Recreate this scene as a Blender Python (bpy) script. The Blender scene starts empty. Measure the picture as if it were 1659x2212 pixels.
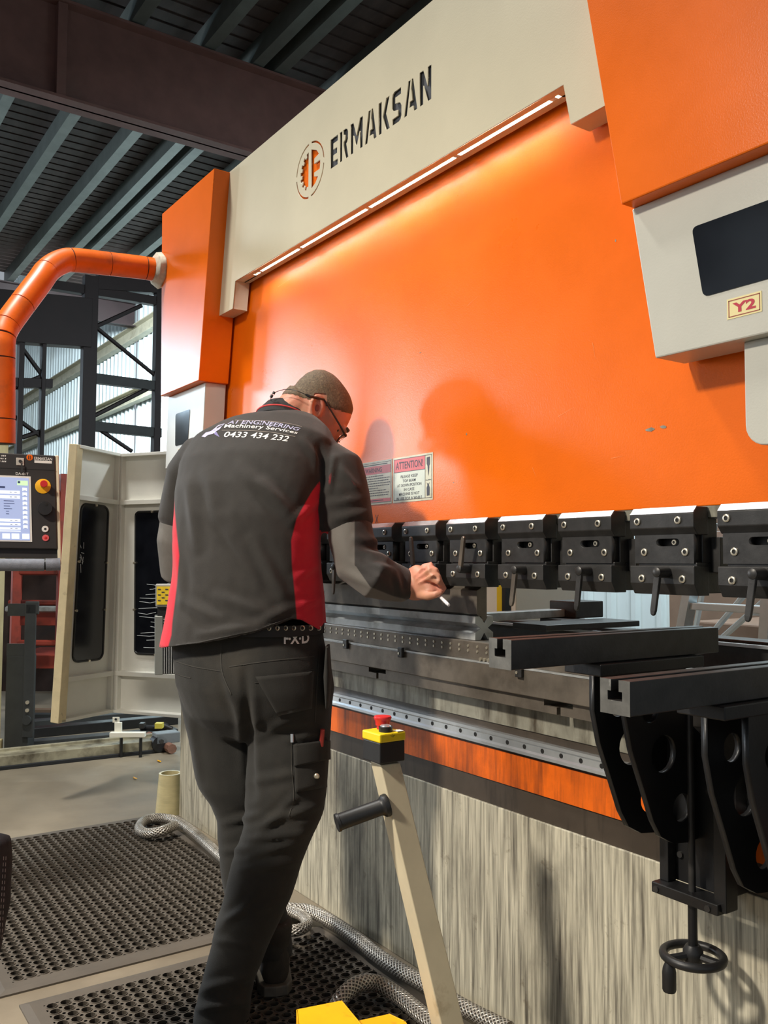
import bpy, bmesh, math, random
import numpy as np
from mathutils import Vector, Matrix
from mathutils.bvhtree import BVHTree
random.seed(7); np.random.seed(7)
sc = bpy.context.scene
COL = sc.collection

# ------------------------------------------------------------------ camera
IW, IH, FPX = 1659.0, 2212.0, 1924.0
CAM = Vector((0, 0, 1.12))
# rows: world X (along the press), Y (into the press), Z (up) written in camera axes
_nx = -Vector((-488 - 829.5, -(1204 - 1106), -FPX)).normalized()
_ny = Vector((3650 - 829.5, -(1225 - 1106), -FPX)).normalized()
_ny = (_ny - _nx * _ny.dot(_nx)).normalized()
_nz = _nx.cross(_ny)
ROT = Matrix((_nx, _ny, _nz))            # camera -> world
cd = bpy.data.cameras.new('camera'); cam = bpy.data.objects.new('camera', cd); COL.objects.link(cam)
cd.sensor_fit = 'HORIZONTAL'; cd.sensor_width = 36.0; cd.lens = FPX / IW * 36.0
cd.clip_start = 0.02; cd.clip_end = 200
cam.matrix_world = Matrix.Translation(CAM) @ ROT.to_4x4()
sc.camera = cam

# ------------------------------------------------------------------ light
sc.view_settings.view_transform = 'Standard'; sc.view_settings.look = 'None'
sc.view_settings.gamma = 1.0; sc.view_settings.exposure = 0.0
sc.view_settings.use_curve_mapping = False
w = bpy.data.worlds.new('world'); sc.world = w; w.use_nodes = True
w.node_tree.nodes['Background'].inputs[0].default_value = (0.82, 0.91, 1.0, 1)
w.node_tree.nodes['Background'].inputs[1].default_value = 0.38
def area(name, loc, target, sx, sy, power, col=(1, 1, 1), spread=180):
    l = bpy.data.lights.new(name, 'AREA'); l.shape = 'RECTANGLE'; l.size = sx; l.size_y = sy
    l.energy = power; l.color = col; l.spread = math.radians(spread)
    o = bpy.data.objects.new(name, l); COL.objects.link(o); o.location = loc
    o.rotation_euler = (Vector(target) - Vector(loc)).to_track_quat('-Z', 'Y').to_euler(); return o
# open roller door at the far end of the shed, low daylight
area('door_daylight', (-12.6, -5.3, 2.9), (-1.7, 1.4, 1.4), 0.75, 1.4, 290, (0.94, 0.97, 1.0))
# window band high in the end wall
area('window_daylight', (-13.2, -2.6, 4.0), (-3.5, 1.3, 1.6), 1.8, 0.8, 200, (0.62, 0.82, 1.0))
# high-bay lamps of the shed (behind and above the camera)
area('high_bay_lamp', (-1.75, -1.9, 3.4), (-1.9, 0.75, 0.0), 0.3, 0.3, 52, (1.0, 0.91, 0.78), 84)
area('high_bay_lamp', (-3.6, 0.1, 5.6), (-3.6, 0.7, 0.0), 0.5, 0.5, 82, (1.0, 0.98, 0.93), 110)
area('back_wall_fill', (-12.0, 3.4, 4.9), (-19, 5.7, 1.8), 1.4, 0.6, 620, (0.86, 0.95, 1.0), 100)  # added, unseen fill light that brightens the far wall past the racks
area('back_wall_fill', (-2.8, 4.0, 4.4), (-4.2, 5.6, 0.8), 1.0, 0.5, 260, (0.86, 0.95, 1.0))  # added, unseen fill light for the wall seen through the die gap

# ------------------------------------------------------------------ helpers
def P(x, y, D):
    """point seen at frame position x, y at depth D"""
    return CAM + ROT @ Vector(((x - 829.5) / FPX, -(y - 1106) / FPX, -1.0)) * D
def ray(x, y): return ROT @ Vector(((x - 829.5) / FPX, -(y - 1106) / FPX, -1.0))
def PY(x, y, Y): r = ray(x, y); return CAM + r * (Y / r.y)
def PX(x, y, X): r = ray(x, y); return CAM + r * (X / r.x)
def PZ(x, y, Z): r = ray(x, y); return CAM + r * ((Z - CAM.z) / r.z)
def lin(c):
    out = []
    for v in c[:3]:
        v = v / 255.0; out.append(v / 12.92 if v <= 0.04045 else ((v + 0.055) / 1.055) ** 2.4)
    return tuple(out)

class MB:
    def __init__(s): s.v = []; s.f = []; s.uv = None
    def poly(s, pts): 
        i = len(s.v); s.v += [tuple(p) for p in pts]; s.f.append(tuple(range(i, i + len(pts)))); return s
    def box(s, x0, x1, y0, y1, z0, z1):
        i = len(s.v)
        s.v += [(x0,y0,z0),(x1,y0,z0),(x1,y1,z0),(x0,y1,z0),(x0,y0,z1),(x1,y0,z1),(x1,y1,z1),(x0,y1,z1)]
        for q in ((0,3,2,1),(4,5,6,7),(0,1,5,4),(1,2,6,5),(2,3,7,6),(3,0,4,7)): s.f.append(tuple(i + k for k in q))
        return s
    def hexa(s, p):   # 8 corners: 4 bottom (ccw), 4 top
        i = len(s.v); s.v += [tuple(q) for q in p]
        for q in ((0,3,2,1),(4,5,6,7),(0,1,5,4),(1,2,6,5),(2,3,7,6),(3,0,4,7)): s.f.append(tuple(i + k for k in q))
        return s
    def prism(s, pts, d):   # closed polygon pts extruded by vector d
        n = len(pts); i = len(s.v); d = Vector(d)
        s.v += [tuple(p) for p in pts] + [tuple(Vector(p) + d) for p in pts]
        s.f.append(tuple(range(i + n - 1, i - 1, -1))); s.f.append(tuple(range(i + n, i + 2 * n)))
        for k in range(n): s.f.append((i + k, i + (k + 1) % n, i + n + (k + 1) % n, i + n + k))
        return s
    def ring_loft(s, rings, cap=True, closed=False):
        n = len(rings[0]); i = len(s.v)
        for r in rings: s.v += [tuple(p) for p in r]
        m = len(rings)
        for a in range(m if closed else m - 1):
            b = (a + 1) % m
            for k in range(n):
                s.f.append((i + a*n + k, i + a*n + (k+1) % n, i + b*n + (k+1) % n, i + b*n + k))
        if cap and not closed:
            s.f.append(tuple(range(i + n - 1, i - 1, -1))); s.f.append(tuple(range(i + (m-1)*n, i + m*n)))
        return s
    def tube(s, path, r, n=10, uvscale=None, cap=True):
        path = [Vector(p) for p in path]; rr = r if isinstance(r, (list, tuple)) else [r] * len(path)
        rings = []; up = None
        for k, p in enumerate(path):
            t = (path[min(k+1, len(path)-1)] - path[max(k-1, 0)]).normalized()
            if up is None:
                up = Vector((0,0,1)) if abs(t.z) < 0.9 else Vector((1,0,0))
            a = (up - t * up.dot(t)).normalized(); up = a; b = t.cross(a)
            rings.append([p + (a * math.cos(2*math.pi*j/n) + b * math.sin(2*math.pi*j/n)) * rr[k] for j in range(n)])
        return s.ring_loft(rings, cap)
    def cyl(s, a, b, r, n=16, r2=None): return s.tube([a, b], [r, r if r2 is None else r2], n)
    def lathe(s, base, axis, prof, n=20):
        axis = Vector(axis).normalized(); a = axis.orthogonal().normalized(); b = axis.cross(a); base = Vector(base)
        return s.ring_loft([[base + axis * h + (a * math.cos(2*math.pi*j/n) + b * math.sin(2*math.pi*j/n)) * max(r, 1e-5) for j in range(n)] for r, h in prof])
    def mesh(s, name):
        me = bpy.data.meshes.new(name); me.from_pydata(s.v, [], s.f); me.update()
        bm = bmesh.new(); bm.from_mesh(me); bmesh.ops.recalc_face_normals(bm, faces=bm.faces); bm.to_mesh(me); bm.free()
        return me
    def build(s, name, mat, parent=None, smooth=False, bevel=0, seg=2):
        return link(name, s.mesh(name), mat, parent, smooth, bevel, seg)

def link(name, me, mat, parent=None, smooth=False, bevel=0, seg=2):
    o = bpy.data.objects.new(name, me); COL.objects.link(o)
    if mat is not None and not me.materials: me.materials.append(mat)
    if smooth:
        me.polygons.foreach_set('use_smooth', [True] * len(me.polygons))
        if smooth != 'all': 
            try: me.set_sharp_from_angle(angle=math.radians(38))
            except Exception: pass
    if bevel:
        b = o.modifiers.new('bevel', 'BEVEL'); b.width = bevel; b.segments = seg; b.limit_method = 'ANGLE'; b.angle_limit = math.radians(40)
    if parent is not None:
        o.parent = parent
        if parent.type == 'EMPTY': o.matrix_parent_inverse = Matrix.Translation(-Vector(parent['_l']))
    return o
def tag(o, label, cat, group=None, kind=None):
    if label: o['label'] = label
    if cat: o['category'] = cat
    if group: o['group'] = group
    if kind: o['kind'] = kind
    return o
def thing(name, loc, label, cat, group=None):
    o = bpy.data.objects.new(name, None); COL.objects.link(o); o.location = loc; o['_l'] = tuple(loc)
    o.empty_display_size = 0.05
    return tag(o, label, cat, group)
def struct(o, label=None): 
    o['kind'] = 'structure'
    if label: o['label'] = label
    return o

# ------------------------------------------------------------------ materials
def mat(name, col, rough=0.5, metal=0.0, var=0.08, scale=6.0, bump=0.0, bscale=80.0, stretch=(1,1,1), col2=None, lo=0.35, hi=0.65,
        detail=5, rvar=0.0, coat=0.0, emit=None, estr=0.0, spec=0.5, sheen=0.0, dirt=None, dscale=3.0, dlo=0.55, dhi=0.75, dstretch=(1,1,1), bstretch=None):
    m = bpy.data.materials.new(name); m.use_nodes = True; nt = m.node_tree; N = nt.nodes; L = nt.links
    bs = N['Principled BSDF']
    tc = N.new('ShaderNodeTexCoord')
    def noise(sc_, st, det=detail):
        mp = N.new('ShaderNodeMapping'); mp.inputs['Scale'].default_value = st; L.new(tc.outputs['Object'], mp.inputs[0])
        nz = N.new('ShaderNodeTexNoise'); nz.inputs['Scale'].default_value = sc_; nz.inputs['Detail'].default_value = det
        nz.inputs['Roughness'].default_value = 0.6
        L.new(mp.outputs[0], nz.inputs['Vector']); return nz
    def ramp(src, a, b):
        r = N.new('ShaderNodeMapRange'); r.inputs[1].default_value = a; r.inputs[2].default_value = b; L.new(src, r.inputs[0]); return r.outputs[0]
    c = lin(col)
    c1 = tuple(max(0, x * (1 - var)) for x in c); c2 = lin(col2) if col2 else tuple(min(1, x * (1 + var)) for x in c)
    nz = noise(scale, stretch); fac = ramp(nz.outputs['Fac'], lo, hi)
    mx = N.new('ShaderNodeMix'); mx.data_type = 'RGBA'; L.new(fac, mx.inputs[0])
    mx.inputs[6].default_value = (*c1, 1); mx.inputs[7].default_value = (*c2, 1)
    out = mx.outputs[2]
    if dirt:
        n2 = noise(dscale, dstretch, 7); f2 = ramp(n2.outputs['Fac'], dlo, dhi)
        m2 = N.new('ShaderNodeMix'); m2.data_type = 'RGBA'; L.new(f2, m2.inputs[0]); L.new(out, m2.inputs[6]); m2.inputs[7].default_value = (*lin(dirt), 1); out = m2.outputs[2]
    L.new(out, bs.inputs['Base Color'])
    bs.inputs['Roughness'].default_value = rough; bs.inputs['Metallic'].default_value = metal
    bs.inputs['Specular IOR Level'].default_value = spec
    if rvar: 
        rr = N.new('ShaderNodeMapRange'); rr.inputs[3].default_value = max(0.03, rough - rvar); rr.inputs[4].default_value = min(1, rough + rvar)
        L.new(nz.outputs['Fac'], rr.inputs[0]); L.new(rr.outputs[0], bs.inputs['Roughness'])
    if coat: bs.inputs['Coat Weight'].default_value = coat; bs.inputs['Coat Roughness'].default_value = 0.15
    if sheen: bs.inputs['Sheen Weight'].default_value = sheen
    if bump:
        nb = noise(bscale, bstretch or (1,1,1), 3); b = N.new('ShaderNodeBump'); b.inputs['Strength'].default_value = bump; b.inputs['Distance'].default_value = 0.002
        L.new(nb.outputs['Fac'], b.inputs['Height']); L.new(b.outputs[0], bs.inputs['Normal'])
    if emit: bs.inputs['Emission Color'].default_value = (*lin(emit), 1); bs.inputs['Emission Strength'].default_value = estr
    return m
ORANGE = mat('orange_paint', (238, 108, 6), 0.29, 0, 0.05, 5, bump=0.16, bscale=300, rvar=0.04, spec=0.34)
ORANGE_OLD = mat('orange_paint_oily', (230, 104, 14), 0.42, 0, 0.06, 6, bump=0.15, bscale=150, dirt=(78, 40, 22), dscale=5, dlo=0.45, dhi=0.8, dstretch=(9, 9, 0.8))
PIPE = mat('orange_pipe_paint', (236, 108, 22), 0.4, 0, 0.1, 9, dirt=(120, 72, 48), dscale=7, dlo=0.5, dhi=0.85)
CREAM = mat('cream_paint', (208, 198, 170), 0.42, 0, 0.03, 4, bump=0.12, bscale=260)
GREYP = mat('light_grey_paint', (196, 194, 182), 0.36, 0, 0.04, 5, bump=0.12, bscale=260)
GUARD = mat('guard_paint', (226, 225, 216), 0.45, 0, 0.04, 5, bump=0.08, bscale=200, dirt=(150, 138, 112), dscale=9, dlo=0.68, dhi=0.85)
GUARD_Y = mat('guard_edge_paint', (216, 200, 160), 0.5, 0, 0.08, 14, dirt=(120, 100, 70), dscale=22, dlo=0.62, dhi=0.8)
BASE = mat('stained_base_paint', (184, 178, 158), 0.55, 0, 0.35, 9, bump=0.2, bscale=60, bstretch=(1, 1, 0.15), stretch=(14, 14, 0.5), dirt=(66, 60, 52), dscale=2.4, dlo=0.47, dhi=0.72, dstretch=(30, 30, 1.3))
GRIME = mat('stained_grey_steel', (150, 148, 134), 0.5, 0.2, 0.2, 12, dirt=(66, 56, 42), dscale=5, dlo=0.45, dhi=0.7, dstretch=(5, 5, 1))
DSTRIP = mat('oily_dark_strip', (70, 61, 52), 0.45, 0.1, 0.2, 6, bump=0.1, dirt=(42, 36, 30), dscale=6, dstretch=(5, 5, 0.5))
BLKSTEEL = mat('blackened_steel', (64, 63, 62), 0.4, 0.45, 0.18, 25, bump=0.1, bscale=200, rvar=0.1)
DKSTEEL = mat('dark_tool_steel', (112, 104, 94), 0.36, 0.4, 0.2, 14, bump=0.1, bscale=160, rvar=0.12, dirt=(60, 50, 40), dscale=8, dlo=0.55, dhi=0.8)
STEEL = mat('machined_steel', (184, 187, 186), 0.32, 0.4, 0.15, 12, bump=0.08, bscale=180, rvar=0.12, dirt=(96, 88, 74), dscale=9, dlo=0.5, dhi=0.8)
BRIGHT = mat('bright_rail_steel', (206, 212, 216), 0.25, 0.7, 0.06, 20, rvar=0.06)
BOLT = mat('zinc_bolt', (214, 206, 186), 0.3, 0.75, 0.08, 40)
HOLE = mat('bolt_socket_black', (16, 15, 14), 0.7, 0, 0)
BLKPAINT = mat('black_bracket_paint', (24, 24, 25), 0.42, 0, 0.2, 20, bump=0.15, bscale=120, dirt=(52, 50, 46), dscale=14, dlo=0.66, dhi=0.8)
BLKPLAST = mat('black_plastic', (30, 30, 31), 0.45, 0, 0.1, 30, bump=0.08, bscale=300)
PANELBLK = mat('panel_black', (44, 41, 40), 0.5, 0, 0.05, 20)
WHITE = mat('white_print', (235, 235, 230), 0.5, 0, 0)
YELLOW = mat('yellow_plastic', (236, 206, 22), 0.45, 0, 0.06, 30, dirt=(70, 60, 20), dscale=40, dlo=0.66, dhi=0.74)
YPAINT = mat('yellow_pedal_paint', (242, 172, 8), 0.42, 0, 0.05, 12, dirt=(180, 110, 20), dscale=18, dlo=0.62, dhi=0.8)
REDP = mat('red_button', (205, 40, 40), 0.4, 0, 0.05)
PLATE = mat('aged_warning_plate', (200, 198, 172), 0.4, 0, 0.05, 30, dirt=(168, 160, 130), dscale=25, dlo=0.5, dhi=0.75)
PLATE2 = mat('pale_plate', (198, 206, 192), 0.4, 0, 0.05, 30)
PINK = mat('faded_red_print', (206, 96, 100), 0.45, 0, 0.06, 40)
INK = mat('dark_ink', (60, 58, 66), 0.5, 0, 0)
GLASS = mat('smoked_window', (24, 28, 34), 0.12, 0, 0.15, 8, spec=0.6, rvar=0.05)
TINT = mat('tinted_guard_pane', (18, 20, 26), 0.22, 0, 0.3, 9, spec=0.5, rvar=0.08, dirt=(70, 74, 80), dscale=6, dlo=0.7, dhi=0.9, dstretch=(1, 1, 0.3))
CONC = mat('concrete_floor', (132, 121, 103), 0.55, 0, 0.14, 2.2, bump=0.15, bscale=70, dirt=(98, 88, 74), dscale=1.3, dlo=0.45, dhi=0.75, rvar=0.1)
def add_dirt(m, col, sc_, lo, hi, st):
    nt = m.node_tree; N = nt.nodes; L = nt.links; bs = N['Principled BSDF']; src = bs.inputs['Base Color'].links[0].from_socket
    tc = N.new('ShaderNodeTexCoord'); mp = N.new('ShaderNodeMapping'); mp.inputs['Scale'].default_value = st; L.new(tc.outputs['Object'], mp.inputs[0])
    nz = N.new('ShaderNodeTexNoise'); nz.inputs['Scale'].default_value = sc_; nz.inputs['Detail'].default_value = 8; nz.inputs['Roughness'].default_value = 0.65; L.new(mp.outputs[0], nz.inputs['Vector'])
    mr = N.new('ShaderNodeMapRange'); mr.inputs[1].default_value = lo; mr.inputs[2].default_value = hi; mr.inputs[4].default_value = 0.85; L.new(nz.outputs['Fac'], mr.inputs[0])
    mx = N.new('ShaderNodeMix'); mx.data_type = 'RGBA'; L.new(mr.outputs[0], mx.inputs[0]); L.new(src, mx.inputs[6]); mx.inputs[7].default_value = (*lin(col), 1); L.new(mx.outputs[2], bs.inputs['Base Color'])
add_dirt(BASE, (40, 38, 36), 1.15, 0.50, 0.66, (1.6, 1.6, 0.7)); add_dirt(BASE, (92, 80, 60), 16, 0.60, 0.74, (1, 1, 1))
add_dirt(GRIME, (110, 78, 40), 6, 0.58, 0.75, (1, 1, 1)); add_dirt(ORANGE_OLD, (60, 34, 22), 1.6, 0.5, 0.75, (1.5, 1.5, 1))
RUBBER = mat('rubber_mat', (86, 79, 70), 0.62, 0, 0.12, 7, bump=0.12, bscale=200)
HOLE_SHADE = mat('mat_hole_shade', (12, 10, 9), 0.9, 0, 0.3, 60)  # near-black colour stands in for the shade inside the mat holes
CLAD = mat('wall_cladding', (200, 214, 216), 0.45, 0.1, 0.06, 1.5, dirt=(150, 158, 152), dscale=1.2, dlo=0.5, dhi=0.8, dstretch=(3, 3, 0.6))
ROOF = mat('roof_sheet_dark', (62, 51, 48), 0.75, 0, 0.2, 3, stretch=(1, 4, 1))
PURLIN = mat('galvanised_purlin', (104, 110, 106), 0.5, 0.4, 0.12, 5)
GIRT = mat('dusty_girt', (168, 166, 146), 0.6, 0.1, 0.15, 6, dirt=(110, 100, 80), dscale=3)
RAFTER = mat('red_oxide_steel', (104, 72, 66), 0.65, 0, 0.12, 5, dirt=(104, 80, 72), dscale=2, dlo=0.55, dhi=0.8)
RACK = mat('maroon_rack_steel', (34, 21, 22), 0.55, 0.1, 0.15, 6)
RACKG = mat('dark_grey_steel', (60, 62, 62), 0.55, 0.3, 0.12, 8)
REDRACK = mat('red_rack_paint', (150, 58, 42), 0.55, 0, 0.15, 7, dirt=(80, 40, 32), dscale=6, dlo=0.5, dhi=0.75)
BEIGE = mat('beige_cabinet_paint', (204, 186, 140), 0.5, 0, 0.06, 4, dirt=(168, 144, 98), dscale=3, dlo=0.5, dhi=0.8)
ALU = mat('aluminium', (196, 206, 210), 0.35, 0.6, 0.06, 14)
BROWN = mat('brown_board', (112, 92, 76), 0.7, 0, 0.1, 6)

# ------------------------------------------------------------------ text helpers
def text_geo(s, size=1.0, shear=0.0, align='LEFT', bold=0.0):
    c = bpy.data.curves.new('txt', 'FONT'); c.body = s; c.size = size; c.shear = shear; c.align_x = align; c.resolution_u = 3; c.offset = bold
    o = bpy.data.objects.new('txt', c); COL.objects.link(o)
    dg = bpy.context.evaluated_depsgraph_get(); me = o.evaluated_get(dg).to_mesh()
    v = [tuple(p.co) for p in me.vertices]; f = [tuple(p.vertices) for p in me.polygons]
    o.evaluated_get(dg).to_mesh_clear(); bpy.data.objects.remove(o); bpy.data.curves.remove(c)
    return v, f
def text_box(s, shear=0.0, bold=0.012):
    v, f = text_geo(s, 1.0, shear, bold=bold)
    a = np.array(v); mn = a.min(0); mx = a.max(0); a = (a - mn) / np.maximum(mx - mn, 1e-6); return a, f
def text_on_Y(name, s, x0, x1, z0, z1, Y, m, parent, shear=0.0, bold=0.012):
    """flat lettering on a face that looks towards -Y"""
    a, f = text_box(s, shear, bold); b = MB()
    b.v = [(x0 + p[0] * (x1 - x0), Y, z0 + p[1] * (z1 - z0)) for p in a]; b.f = f
    return b.build(name, m, parent)
def quad_Y(b, x0, x1, z0, z1, Y): b.poly([(x0, Y, z0), (x1, Y, z0), (x1, Y, z1), (x0, Y, z1)]); return b
def curve_plate(loops, y0, y1):
    """filled outline with holes: loops of (x, z); the first is the outline. returns mesh, front at y0, back at y1"""
    c = bpy.data.curves.new('pl', 'CURVE'); c.dimensions = '2D'; c.fill_mode = 'BOTH'; c.extrude = (y1 - y0) / 2
    for lp in loops:
        s = c.splines.new('POLY'); s.points.add(len(lp) - 1); s.use_cyclic_u = True
        for k, (x, z) in enumerate(lp): s.points[k].co = (x, z, 0, 1)
    o = bpy.data.objects.new('pl', c); COL.objects.link(o)
    dg = bpy.context.evaluated_depsgraph_get(); me = bpy.data.meshes.new_from_object(o.evaluated_get(dg))
    bpy.data.objects.remove(o); bpy.data.curves.remove(c)
    ym = (y0 + y1) / 2
    for v in me.vertices: v.co = (v.co.x, ym - v.co.z, v.co.y)
    bm = bmesh.new(); bm.from_mesh(me); bmesh.ops.remove_doubles(bm, verts=bm.verts, dist=1e-5)
    bmesh.ops.recalc_face_normals(bm, faces=bm.faces); bm.to_mesh(me); bm.free(); me.update()
    me.materials.clear(); return me

# ------------------------------------------------------------------ the shed
struct(MB().box(-40, 6, -9, 7, -0.15, 0).build('floor', CONC))
# corrugated back wall; the roofed bay ends at X = -17, the wall runs on beside the open yard
wb = MB(); pitch = 0.25
def ribs(x0, x1, z1):
    x = x0; prof = []
    while x < x1: prof += [(x, 5.74), (x + 0.165, 5.74), (x + 0.185, 5.70), (x + 0.23, 5.70)]; x += pitch
    for k in range(len(prof) - 1):
        (xa, ya), (xb, yb) = prof[k], prof[k + 1]; wb.poly([(xa, ya, 0), (xb, yb, 0), (xb, yb, z1), (xa, ya, z1)])
ribs(-17.0, 3.0, 6.1); ribs(-36, -17.0, 9.5)
wall_back = struct(wb.build('wall_back', CLAD))
for z, h in ((1.9, 0.2), (4.12, 0.26), (5.36, 0.28)):
    MB().prism([(-36, 5.69, z), (-36, 5.55, z), (-36, 5.55, z + 0.02), (-36, 5.66, z + 0.02), (-36, 5.66, z + h - 0.02), (-36, 5.55, z + h - 0.02), (-36, 5.55, z + h), (-36, 5.69, z + h)], (39, 0, 0)).build('wall_girt', GIRT, wall_back)
# end wall with door opening and window band on the near side
wl = MB()
def endwall(y0, y1, z0, z1):
    y = y0
    while y < y1 - 0.02:
        ye = min(y + 0.25, y1); q = [(y, -15.4), (y + 0.66 * (ye - y), -15.4), (y + 0.74 * (ye - y), -15.36), (y + 0.92 * (ye - y), -15.36), (ye, -15.4)]
        for k in range(4): wl.poly([(q[k][1], q[k][0], z0), (q[k+1][1], q[k+1][0], z0), (q[k+1][1], q[k+1][0], z1), (q[k][1], q[k][0], z1)])
        y = ye
endwall(-9, -8.4, 0, 6.3); endwall(-8.4, -5.4, 4.6, 6.3); endwall(-5.4, 2.4, 0, 3.8); endwall(-5.4, -4.2, 3.8, 6.3); endwall(-4.2, -1.0, 5.2, 6.3); endwall(-1.0, 2.4, 3.8, 6.3)
wall_left = struct(wl.build('wall_left', CLAD))
# roof
rf = MB(); x = -17.0
while x < 6:
    rf.box(x, x + 0.15, -9, 5.9, 6.3, 6.315); rf.box(x + 0.15, x + 0.19, -9, 5.9, 6.315, 6.34); x += 0.19
ceiling = struct(rf.build('ceiling', ROOF))
for Y in (0.3, 1.1, 1.85, 2.55, 3.26, 3.78, 4.02, 4.75, 5.0, 5.5):
    MB().prism([(-17, Y, 6.08), (-17, Y + 0.12, 6.08), (-17, Y + 0.12, 6.1), (-17, Y + 0.02, 6.1), (-17, Y + 0.02, 6.28), (-17, Y + 0.12, 6.28), (-17, Y + 0.12, 6.3), (-17, Y, 6.3)], (19, 0, 0)).build('roof_purlin', PURLIN, ceiling)
def ibeam(b, x, y0, y1, z0, z1, wd, t=0.02):
    b.box(x - wd/2, x + wd/2, y0, y1, z0, z0 + t); b.box(x - wd/2, x + wd/2, y0, y1, z1 - t, z1); b.box(x - 0.012, x + 0.012, y0, y1, z0, z1); return b
rft = ibeam(MB(), -8.0, -8.8, 5.6, 5.16, 6.06, 0.24, 0.025).build('roof_rafter', RAFTER, ceiling)
MB().box(-7.99, -7.9, 1.9, 1.98, 5.19, 6.03).build('web_stiffener', RAFTER, rft)
ibeam(MB(), -16.8, -8.8, 5.6, 5.6, 6.06, 0.2, 0.02).build('roof_rafter', RACK, ceiling)

# pallet rack frames standing near the back wall
XR = -10.2
def rk(x, y): return PX(x, y, XR)
pr = thing('pallet_rack', (XR, 3.4, 0), 'tall dark maroon pallet rack with diagonal braces before the corrugated wall', 'rack')
def post(x0, x1, z1):
    a = rk(x0, 800); b = rk(x1, 800); MB().box(XR - 0.06, XR + 0.06, a.y, b.y, 0, z1).build('upright', RACK, pr, bevel=0.004)
post(176, 206, 4.35); post(332, 346, 4.35); post(38, 50, 3.9); post(88, 97, 3.9)
def brace(p, q, r=0.025, m=RACK):
    a = rk(*p); b = rk(*q); MB().tube([a, b], r, 6).build('brace', m, pr)
brace((206, 706), (340, 815)); brace((206, 706), (306, 660)); brace((200, 900), (338, 830)); brace((200, 918), (285, 975)); brace((48, 752), (92, 812)); brace((30, 838), (92, 812)); brace((30, 900), (92, 945)); brace((48, 945), (92, 930))
def beam(y0a, xa, y0b, xb, h, m, t=0.05, name='rack_beam'):
    a = rk(xa, y0a); b = rk(xb, y0b); d = Vector((t, 0, 0)); u = Vector((0, 0, -h))
    MB().hexa([a + u - d, b + u - d, b + u + d, a + u + d, a - d, b - d, b + d, a + d]).build(name, m, pr, bevel=0.003)
beam(804, 180, 826, 346, 0.11, RACKG); beam(908, 178, 926, 347, 0.11, RACKG); beam(816, 0, 820, 112, 0.1, RACK)
beam(626, -20, 648, 196, 0.56, RACK, 0.08, 'rack_header'); beam(598, 60, 644, 346, 0.1, RACK); beam(590, 210, 600, 346, 0.2, RACK, 0.06)
# floor stock behind the guard
def fbox(x0, x1, y0, y1, z0, z1, name, m, parent): return MB().box(x0, x1, y0, y1, z0, z1).build(name, m, parent, bevel=0.003)

# ------------------------------------------------------------------ the press brake
pb = thing('press_brake', (-2.2, 1.5, 0), 'large orange and cream hydraulic press brake filling the right of the picture', 'press brake')
RY = 1.475
ram = MB().box(-3.42, -0.62, RY, RY + 0.07, 1.228, 2.6).build('upper_beam', ORANGE, pb, bevel=0.002)
MB().box(-3.42, -0.62, RY + 0.002, RY + 0.068, 1.206, 1.2285).build('beam_lower_edge', GRIME, pb)
# paint chips
for (px_, py_, wx, wz) in ((1405, 928, 0.030, 0.010), (1433, 922, 0.018, 0.008), (1008, 938, 0.006, 0.008), (908, 762, 0.012, 0.003), (980, 1042, 0.006, 0.003), (1330, 520, 0.004, 0.006)):
    c = PY(px_, py_, RY); pts = []
    for k in range(9):
        a = 2 * math.pi * k / 9; r = random.uniform(0.65, 1.1); pts.append((c.x + wx / 2 * r * math.cos(a), RY - 0.0006, c.z + wz / 2 * r * math.sin(a)))
    MB().poly(pts).build('paint_chip', GRIME, ram)
SCR = mat('paint_scratch', (238, 150, 84), 0.5, 0, 0.1)
for (xa, ya, xb, yb) in ((690, 742, 728, 712), (1205, 900, 1240, 880), (838, 868, 872, 838), (1010, 660, 1032, 640), (1150, 1010, 1158, 1030), (600, 620, 630, 600), (1280, 740, 1286, 775), (1320, 990, 1345, 985)):
    a, b = PY(xa, ya, RY - .0005), PY(xb, yb, RY - .0005); n_ = (b - a).normalized().cross(Vector((0, 1, 0))) * .0005
    MB().poly([a + n_, b + n_ * .3, b - n_ * .3, a - n_]).build('scratch', SCR, ram)
for seg in (((811, 1112), (817, 1130)), ((817, 1112), (811, 1130))):
    a, b = [PY(x, y, RY) for x, y in seg]; d = Vector((0.0012, 0, 0))
    MB().poly([a - d + Vector((0, -0.0006, 0)), a + d + Vector((0, -0.0006, 0)), b + d + Vector((0, -0.0006, 0)), b - d + Vector((0, -0.0006, 0))]).build('marker_cross', INK, ram)

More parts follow.
